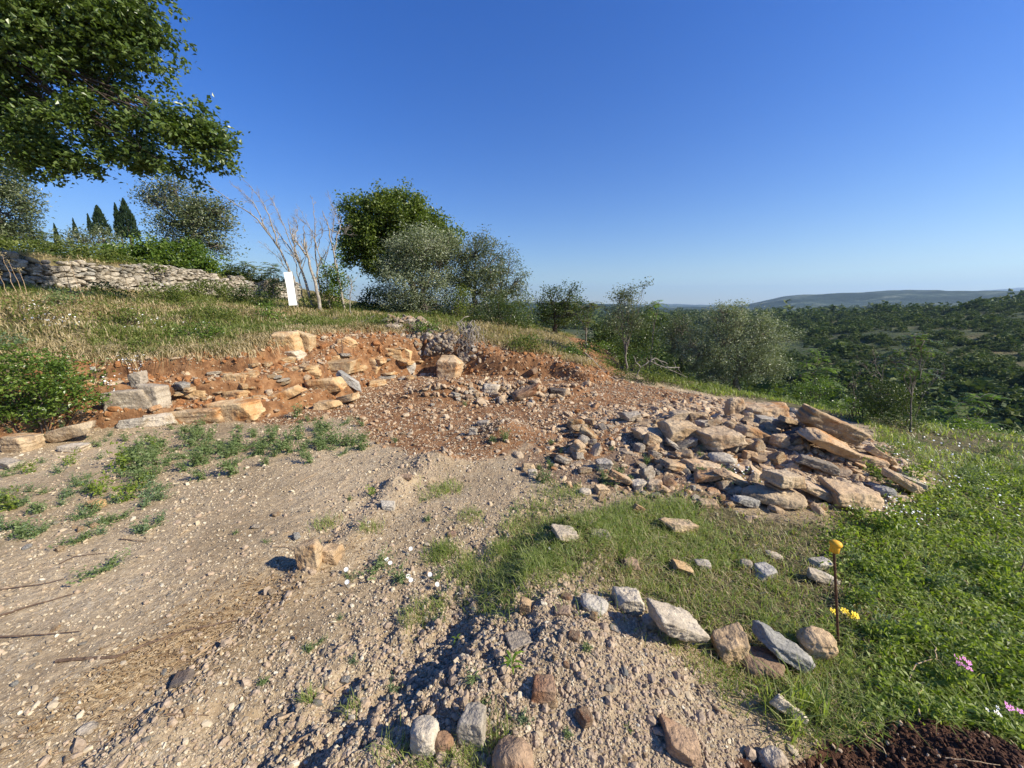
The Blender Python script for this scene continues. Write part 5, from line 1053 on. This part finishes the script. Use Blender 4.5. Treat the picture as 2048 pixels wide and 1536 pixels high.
# herbs standing on the clearing: individual plants
def weed_proto(seed, n, h, leaf, mat, stems=7, spread=.5):
    g = np.random.default_rng(seed); paths = []; C = []
    for _ in range(stems):
        a_ = g.uniform(0, 6.28); rr = g.uniform(.2, 1)*spread; e = np.array([math.cos(a_)*rr*h, math.sin(a_)*rr*h, h*g.uniform(.5, 1.1)]); Q = wig((0, 0, 0), e, 6, .08, g); paths.append((Q, np.linspace(.0022, .0008, 6)))
        for _ in range(n//stems): C.append(Q[g.integers(1, 6)]+g.normal(0, h*.13, 3))
    C = np.array(C); C[:, 2] = np.abs(C[:, 2]); root = empty("weed", (0, 0, -50)); V = tubes(paths, 4); link("stem", mesh_np("stem", *V), GSTEM, root); link("foliage", mesh_np("foliage", *leaves(C, leaf, .5, .5, g)), mat, root); return root
PR = [weed_proto(1, 150, .10, .022, L_WEED), weed_proto(2, 190, .13, .022, L_WEED, 9, .9), weed_proto(3, 120, .09, .020, L_WEED2, 8, 1.2), weed_proto(4, 130, .16, .032, L_COV, 6, .7), weed_proto(5, 170, .08, .018, L_WEED, 10, 1.5)]
used = set()
def weed(px, py, k, sc, label, group):
    q, t = hit(px, py); src = PR[k]; rz = R.uniform(0, 6.28)
    if k not in used: used.add(k); o = src; o.location = (q.x, q.y, q.z-.005); o.rotation_euler = (0, 0, rz); o.scale = (sc,)*3
    else: o = dup(src, (q.x, q.y, q.z-.005), rz, sc)
    tag(o, label, "weed", group)
for i in range(84):
    u_ = R.random(); px = 250+u_*480; py = 925-40*u_+R.gauss(0, 20)
    if px > 600: py = min(py, 925)
    weed(px, py, R.choice((0, 1, 1, 4)), R.uniform(.9, 1.6), "bluish green feathery weed in the belt below the bank blocks", "weed belt below the bank")
for i in range(75):
    px = R.uniform(-20, 330); py = 930+R.random()*170-px*.10
    weed(px, py, R.choice((0, 2, 2, 3, 4)), R.uniform(.6, 1.2), "pale green weed on the stony ground at the left edge", "weeds at the left edge")
for i in range(36):
    px = R.uniform(0, 700); py = 860+R.uniform(-6, 40)-px*.02
    weed(px, py, R.choice((0, 1, 2)), R.uniform(.5, .9), "green weed at the foot of the cut bank", "weeds at the foot of the bank")
for i, (px, py, k, sc, lab) in enumerate([(245, 945, 3, 1.5, "bushy bright green weed, tallest at the left of the clearing"), (400, 880, 1, 1.7, "large round green weed under the great brown block"), (725, 852, 1, .9, "single green weed in the middle of the red earth"),
    (930, 812, 1, .8, "single green weed before the spoil heap"), (1010, 880, 1, 1.1, "green weed on the little red heap in the clearing"), (985, 885, 0, 1.0, "dark weed at the left foot of the little red heap"), (745, 990, 3, .6, "yellow green seedling beside the rut"), (1085, 965, 1, 1.0, "green weed at the left front of the scree"), (1100, 935, 0, .7, "tiny weed on the left fringe of the scree"),
    (1210, 965, 4, 1.3, "spreading weed among the first scree stones"), (1240, 950, 1, .9, "feathery weed beside the orange stone in the scree"), (200, 1145, 4, 1.3, "flat green weed alone on the left track"), (1170, 860, 0, .8, "weed beside the scree top"), (790, 885, 0, .8, "small weed at the edge of the red earth"),
    (1430, 962, 4, 1.6, "daisy weed at the front of the rock pile"), (1480, 965, 4, 1.5, "dense weed under the elongated slanting stone"), (750, 1140, 4, 1.2, "creeping green bindweed on the track"), (800, 1155, 4, 1.1, "creeping bindweed with white flowers nearer the mound"), (700, 1000, 0, .5, "tiny tuft of weed left of the seedling")]):
    weed(px, py, k, sc, lab, None)
for i in range(16): weed(R.uniform(1050, 1420), R.uniform(860, 975), R.choice((0, 1, 2)), R.uniform(.4, .8), "small green weed growing between the scree stones", "weeds in the scree")
for i in range(46):
    px = R.uniform(1700, 2040); py = R.uniform(1000, 1400)
    if px < 1640+(py-1000)*.2: continue
    weed(px, py, R.choice((3, 3, 1, 2)), R.uniform(.7, 1.4)*(.75 if py > 1200 else 1.1), "leafy weed standing taller than the ground cover on the right", "taller weeds in the ground cover")
for i in range(30): weed(R.uniform(1740, 2048), R.uniform(905, 1000), R.choice((3, 1, 0)), R.uniform(.7, 1.6), "low weed on the patchy slope right of the rock pile", "weeds right of the rock pile")
for i in range(26): weed(R.uniform(380, 1200), R.uniform(1000, 1480), R.choice((0, 2, 4)), R.uniform(.3, .6), "tiny green weed on the gravel of the foreground", "tiny weeds on the gravel")
def seedling(px, py, n, ln, label, mat=None, w=.22):
    q, t = hit(px, py); g = np.random.default_rng(int(px)); V = []
    for k in range(n):
        a_ = k*2.4+g.uniform(-.3, .3); d = np.array([math.cos(a_), math.sin(a_), 0]); sd = np.array([-d[1], d[0], 0]); L = ln*g.uniform(.75, 1.1); z0 = .006*k
        pts = [np.array([0, 0, z0]), d*L*.35+[0, 0, z0+L*.35], d*L*.7+[0, 0, z0+L*.38], d*L*1.05+[0, 0, z0+L*.22]]; ws = [.02, w*.5, w*.4, .0]
        V += [pts[0], pts[1]+sd*L*ws[1], pts[2]+sd*L*ws[2], pts[3], pts[2]-sd*L*ws[2], pts[1]-sd*L*ws[1]]
    V = np.array(V); Fc = np.concatenate([np.arange(n)[:, None]*6+[0, 1, 5, 5], ])
    T = []
    for k in range(n): b_ = k*6; T += [(b_, b_+1, b_+5), (b_+1, b_+2, b_+4), (b_+1, b_+4, b_+5), (b_+2, b_+3, b_+4)]
    root = empty("seedling", q); tag(root, label, "seedling"); link("leaf", mesh_np("leaf", V, np.array(T)), mat or L_BRT, root); s_ = tubes([(np.array([[0, 0, -.01], [0, 0, .006*n]]), [.002, .001])], 5); link("stem", mesh_np("stem", *s_), GSTEM, root)
seedling(1024, 1338, 9, .055, "bright star shaped seedling on the gravel mound"); seedling(912, 1285, 6, .03, "tiny bright seedling above the shaded hollow"); seedling(948, 1365, 6, .035, "dark green seedling in the shadow of the mound", L_WEED); seedling(1255, 1462, 5, .025, "single dark leaf seedling low on the mound", L_DRK)
for px, py in ((745, 1500), (790, 1520), (755, 1530)): pass
# flowers
def flower(px, py, hgt, rad, mat, label, group, kind="disc", heads=1):
    q, t = hit(px, py); g = np.random.default_rng(int(px*7+py)); root = empty("flower", q); tag(root, label, "flower", group); paths = []
    for hN in range(heads):
        Vp, Fp = [], []
        o = np.array([g.normal(0, rad*1.1), g.normal(0, rad*1.1), hgt+g.uniform(-.4, .4)*rad*(heads > 1)*2]) if heads > 1 else np.array([0, -.01, hgt]); paths.append((wig((0, 0, -.01), o, 5, .05, g), np.linspace(.0018, .001, 5)))
        n = 5 if kind != "disc" else 10; rr = rad*(.5 if heads > 1 else 1); m = 5; tl = unit(np.array([.25, -.55, .8])+g.normal(0, .15, 3)); A = unit(np.cross(tl, [1, 0, .1])); B = np.cross(tl, A)
        for k in range(n):
            a0 = 2*math.pi*k/n; wd = math.pi/n*(1.05 if kind == "disc" else .8)
            ring = [(0, 0), (rr*.6, -wd), (rr*.95, -wd*.6), (rr, 0), (rr*.95, wd*.6), (rr*.6, wd)]; b_ = len(Vp)
            for rq, da in ring: Vp.append(o+(A*math.cos(a0+da)+B*math.sin(a0+da))*rq+tl*rq*(.35 if kind == "disc" else .15))
            Fp += [(b_, b_+1, b_+2), (b_, b_+2, b_+3), (b_, b_+3, b_+4), (b_, b_+4, b_+5)]
        ph = link("flower_head", mesh_np("flower_head", np.array(Vp), np.array(Fp)), mat, root); link("flower_centre", mesh_np("flower_centre", ICO[1][0]*rad*.13+o+tl*rr*.1, ICO[1][1], True), PETY, ph)
    link("stem", mesh_np("stem", *tubes(paths, 5)), GSTEM, root)
for px, py, lab in [(695, 1147, "white bindweed flower nearest the upright tan stone"), (697, 1172, "white bindweed flower just below the leftmost pair"), (775, 1126, "white bindweed flower, left one of the tight pair"), (782, 1134, "white bindweed flower, right one of the tight pair"), (823, 1105, "white bindweed flower highest on the track"),
    (818, 1160, "white bindweed flower above its low neighbour in the creeping patch"), (823, 1168, "white bindweed flower low in the creeping patch"), (861, 1157, "white bindweed flower at the right of the creeping patch"), (875, 1177, "white bindweed flower furthest right and low"), (1098, 1105, "small white flower on the mound near the cream angular stone")]:
    flower(px, py, .035, .0135 if px < 1000 else .009, PETW, lab, "white bindweed flowers on the track")
flower(1918, 1375, .13, .021, PETP, "magenta flower cluster standing above the green cover at the right", None, "petal", 9)
flower(2030, 1470, .11, .020, PETP, "magenta flower cluster cut by the right edge", None, "petal", 8)
flower(1975, 1455, .10, .014, PETW, "faded whitish flower cluster left of the magenta one at the right edge", None, "petal", 5)
flower(1692, 1250, .06, .030, PETY, "yellow wildflower cluster beside the steel rod", None, "petal", 11)
# daisies
spots = [(1780, 1028, 36, 9, 60), (1740, 1010, 24, 6, 16), (1820, 1045, 24, 8, 26), (1485, 958, 16, 8, 26), (1690, 1015, 20, 5, 14), (1850, 905, 70, 16, 60), (1900, 960, 70, 22, 60), (1600, 795, 34, 7, 34), (1950, 1000, 60, 30, 40), (265, 735, 14, 16, 70), (110, 645, 26, 8, 60), (60, 620, 30, 8, 50), (240, 790, 16, 16, 30), (330, 650, 60, 12, 40)]
px = np.concatenate([g6.normal(a_, c_, n_) for a_, b_, c_, d_, n_ in spots]); py = np.concatenate([g6.normal(b_, d_, n_) for a_, b_, c_, d_, n_ in spots])
P = hits(px, py); r = np.hypot(P[:, 0], P[:, 1]); P[:, 2] += g6.uniform(.03, .10, len(P)); s_ = (.0035+.0010*r)*g6.uniform(.6, 1.2, len(P)); k_ = 6; a_ = np.arange(k_)/k_*6.283
tl = unit(g6.normal(0, .35, (len(P), 3))+[.1, -.4, 1]); A = unit(np.cross(tl, [1, 0, .1])); B = np.cross(tl, A); V = P[:, None]+s_[:, None, None]*(np.cos(a_)[None, :, None]*A[:, None]+np.sin(a_)[None, :, None]*B[:, None])
o = link("daisies", mesh_np("daisies", V.reshape(-1, 3), np.arange(len(P)*k_).reshape(-1, k_)), PETW); stuff(o, "sprinkling of small white daisies in the grass below the rock pile", "daisies")

# ------------------------------------------------------------------ steel rod with the yellow cap, other stakes
def rod():
    b, t = hit(1677, 1292); top, _ = at(1668, 1104, b.y-.02); root = empty("marker_rod", b); tag(root, "rusty steel rod with a yellow plastic mushroom cap standing in the grass", "rod")
    d = Vector(top)-Vector(b); L = d.length; n = 60; P = np.array([np.array(d)*k/n for k in range(-4, n+1)]); rr = np.array([.0052+.0007*(k % 2) for k in range(len(P))]); link("steel_bar", mesh_np("steel_bar", *tubes([(P, rr)], 10), True), RUST, root)
    s = 20/F*t; prof = [(.0, -.02), (.30, -.02), (.36, 0), (.37, .5), (.37, .62), (.45, .65), (.48, .74), (.475, .86), (.40, 1.0), (.24, 1.09), (.0, 1.12)]; m = 28; V = []
    for r_, z_ in prof:
        for k in range(m): V.append((r_*s*math.cos(k/m*6.283), r_*s*math.sin(k/m*6.283), z_*s))
    V = np.array(V); i = np.arange(len(prof)-1)[:, None]*m; j = np.arange(m)[None]; j2 = (j+1) % m; Fc = np.stack([i+j, i+j2, i+m+j2, i+m+j], -1).reshape(-1, 4)
    o = link("cap", mesh_np("cap", V, Fc, True), YCAP, root); o.location = d; o.rotation_euler = (math.radians(-6), math.radians(8), 0)
rod()
def peg(px, py0, py1, w, label, mat=STK, name="wooden_peg"):
    b, t = hit(px, py1); h_ = (py1-py0)/F*t; P = wig((0, 0, -.03), (R.uniform(-.01, .01), 0, h_), 5, .02); r_ = w/F*t/2; V, Fc = tubes([(P, np.linspace(r_, r_*.8, 5))], 5); o = link(name, mesh_np(name, V, Fc, False), mat, loc=b); tag(o, label, "peg" if "peg" in name else "dead plant")
peg(562, 858, 895, 3, "thin pale peg standing in the weed belt"); peg(2037, 1080, 1155, 4, "bare pale stem standing in the green at the right edge", STK, "dead_plant"); peg(1600, 848, 893, 3, "thin twig standing beside the dark rock", STKD); peg(686, 680, 716, 2.5, "thin twig standing on the bank ledge", STKD)
# sticks lying on the track
for P, lab, m_, r_ in [
    ([(115, 1323), (230, 1318), (300, 1290), (380, 1262), (475, 1245)], "long crooked brown stick lying across the left track", STKD, .008),
    ([(0, 1235), (60, 1215), (150, 1190)], "dark thin stick at the left edge of the track", STKD, .006),
    ([(0, 1277), (60, 1274), (160, 1266)], "dark twig lying below the left edge stick", STKD, .005),
    ([(555, 1442), (640, 1410), (680, 1380), (720, 1360)], "pale straw coloured stick at the bottom left of the mound", STK, .007),
    ([(652, 1378), (682, 1396)], "short broken piece of stick beside the pale one", STK, .006),
    ([(385, 1320), (430, 1290), (470, 1272), (510, 1278)], "pale reed piece by the rut", STK, .005),
    ([(120, 1130), (150, 1115), (215, 1108)], "thin curved twig on the upper left track", STKD, .004),
    ([(0, 1182), (90, 1170), (130, 1160)], "long thin dark twig near the left edge weeds", STKD, .004),
    ([(240, 1080), (292, 1085)], "short dark twig on the gravel", STKD, .004),
    ([(335, 1433), (420, 1434)], "short straight brown twig on the berm", STKD, .004),
    ([(1045, 1068), (1080, 1076), (1130, 1090)], "dry tan stalk by the cream angular stone", STK, .006),
    ([(545, 1095), (570, 1095), (600, 1105)], "thin pale curved twig left of the upright tan stone", STK, .004),
    ([(360, 1072), (380, 1058)], "short pale straw piece on the gravel", STK, .004),
    ([(1430, 1420), (1455, 1432), (1480, 1450)], "curved pale root piece on the mound", STK, .007),
    ([(1395, 1376), (1410, 1400)], "short curved root piece above the other on the mound", STK, .006),
    ([(845, 1420), (850, 1480), (858, 1525, .05)], "thin dark stalk standing by the egg shaped stone", STKD, .003),
    ([(580, 1500), (620, 1470), (630, 1500)], "forked pale twig at the bottom edge", STK, .005),
    ([(1000, 1395), (1030, 1430)], "thin pale stalk in the shadow of the mound", STK, .003),
    ([(600, 965), (640, 945)], "fine pale straw left of the small heap", STK, .004)]:
    sticks("stick", [P], 0, lab, "stick", m_, r_, int(P[0][0]), 0, True)
g = np.random.default_rng(123); n = 1500; px = np.concatenate([g.normal(330, 150, n//2), g.normal(420, 190, n//2)]); py = np.concatenate([1300-(px[:n//2]-330)*.55+g.normal(0, 22, n//2), 1270-(px[n//2:]-420)*.62+g.normal(0, 55, n//2)])
py = np.maximum(py, 960); P = hits(px, py); P[:, 2] += .006; V1 = leaves(P[::2], .026, .4, .8, g, fold=.2); a_ = g.normal(.6, .5, len(P)); D = np.stack([np.cos(a_), np.sin(a_), 0*a_], 1)*g.uniform(.02, .07, len(P))[:, None]
P2 = P+g.normal(0, .06, P.shape); P2[:, 2] = height(P2[:, 0], P2[:, 1])+.004; V2 = tubes([(np.array([p_, p_+d_*.5+[0, 0, .004], p_+d_]), [.0016, .0014, .001]) for p_, d_ in zip(P2, D)], 4)
o = link("leaf_litter", mesh_np("leaf_litter", *join([V1, V2])), L_LIT); stuff(o, "dry leaves and broken straw washed along the wheel rut", "leaf litter")
# roots by the dug soil
sticks("pale_root", [[(1838, 1440, .02), (1830, 1405, .04), (1812, 1380, .05), (1825, 1350, .06), (1865, 1340, .07), (1900, 1362, .04)], [(1830, 1405, .04), (1845, 1395, .05)], [(1865, 1340, .07), (1862, 1325, .09)]], 0, "pale crooked root curling out of the green above the dug soil", "root", ROOTM, .0035, 131, 1, True)
sticks("pale_root", [[(1712, 1450, .02), (1730, 1480, .02), (1765, 1500, .01), (1780, 1530, .0)], [(1712, 1450, .02), (1745, 1455, .02)]], 0, "pale root running down in front of the dug soil", "root", ROOTM, .003, 132, 1, True)
sticks("pale_root", [[(1890, 1520, .01), (1940, 1530, .02), (2000, 1535, .01)]], 0, "fine pale root lying on the dug soil heap", "root", ROOTM, .002, 133, 1, True)

# ------------------------------------------------------------------ valley woods
def bush_template(seed, n=180, lf=.17):
    g = np.random.default_rng(seed); v = unit(g.normal(0, 1, (n, 3))); v[:, 2] = np.abs(v[:, 2])*.9-.1; r_ = g.uniform(.55, 1, n)[:, None]*(1+.3*vn3(v*2.2+seed, seed))[:, None]
    C = v*r_*[.5, .5, .85]; V, Fc = leaves(C, lf, .8, .1, g, v*1.5); return V
BT = np.array([bush_template(k) for k in range(10)]); BN = np.array([bush_template(k+20, 1000, .05) for k in range(8)])
def wood(name, n, r0, r1, a0, a1, size, label, seed, T=BT):
    g = np.random.default_rng(seed); r_ = np.sqrt(g.uniform(r0*r0, r1*r1, n)) if r1/r0 < 3 else np.exp(g.uniform(math.log(r0), math.log(r1), n)); a_ = np.radians(g.uniform(a0, a1, n)); x, y = r_*np.sin(a_), r_*np.cos(a_)
    c_ = fb2(x/38, y/90, 3, 91); k = c_ > -.30+g.uniform(-.2, .2, n); x, y, r_ = x[k], y[k], r_[k]; s = size*np.exp(g.normal(0, .35, len(x)))*(1+.5*sst(0, .4, c_[k])); z = far_z(x, y)*sst(17, 45, r_)+(1-sst(17, 45, r_))*height(x, y, False)
    V = T[g.integers(0, len(T), len(x))]*np.stack([s*1.25, s*1.25, s], 1)[:, None]; t = g.uniform(0, 6.28, len(x)); ca, sa = np.cos(t)[:, None], np.sin(t)[:, None]
    V = np.stack([V[..., 0]*ca-V[..., 1]*sa+x[:, None], V[..., 0]*sa+V[..., 1]*ca+y[:, None], V[..., 2]+z[:, None]], -1).reshape(-1, 3)
    o = link(name, mesh_np(name, V, np.arange(len(V)).reshape(-1, 4)), L_FAR); return stuff(o, label, "wood")
wood("valley_wood", 9500, 70, 460, 14, 66, 3.0, "scrub and trees covering the terraced hillside across the valley", 201)
wood("near_wood", 900, 27, 80, 15, 72, 2.1, "dark scrub falling away below the lip of the slope", 202, BN)
wood("far_wood", 4200, 430, 1500, -6, 66, 8.5, "far off woods filling the valley floor", 203)
g = np.random.default_rng(205)
for i in range(40):
    az = g.uniform(34, 60); r_ = g.uniform(380, 440); x_, y_ = r_*math.sin(math.radians(az)), r_*math.cos(math.radians(az)); s = g.uniform(3.5, 6.5)
    if i == 0:
        V = BT[0]; me_c = mesh_np("crown", np.concatenate([V, BT[3]*.8+[.25, 0, .1]]), np.arange(1440).reshape(-1, 4)); me_t = mesh_np("trunk", *tubes([(np.array([[0, 0, -.3], [0, 0, .4]]), [.05, .03])], 6)); src = None
        root = empty("ridge_tree", (0, 0, 0)); link("crown", me_c, L_FAR, root); link("trunk", me_t, BARK, root); src = root
        tag(root, "round dark tree standing on the ridge across the valley", "tree", "trees on the ridge across the valley"); root.location = (x_, y_, float(far_z(x_, y_))+1); root.scale = (s,)*3
    else: dup(src, (x_, y_, float(far_z(x_, y_))+1), g.uniform(0, 6.28), s)

# ------------------------------------------------------------------ air
hz = bpy.data.materials.new("haze"); hz.use_nodes = True; nt = hz.node_tree; nt.nodes.clear(); mo = nt.nodes.new("ShaderNodeOutputMaterial"); pv = nt.nodes.new("ShaderNodeVolumePrincipled")
pv.inputs["Color"].default_value = (.50, .72, 1, 1); pv.inputs["Density"].default_value = 8e-5; pv.inputs["Anisotropy"].default_value = .2; nt.links.new(pv.outputs[0], mo.inputs["Volume"])
bm = bmesh.new(); bmesh.ops.create_cube(bm, size=1); bmesh.ops.scale(bm, vec=(36500, 36500, 1100), verts=bm.verts); me = bpy.data.meshes.new("haze"); bm.to_mesh(me); bm.free()
o = link("haze", me, hz); o.location = (0, 0, 410); o["kind"] = "stuff"; o["label"] = "thin bluish haze over the valley"; o["category"] = "haze"
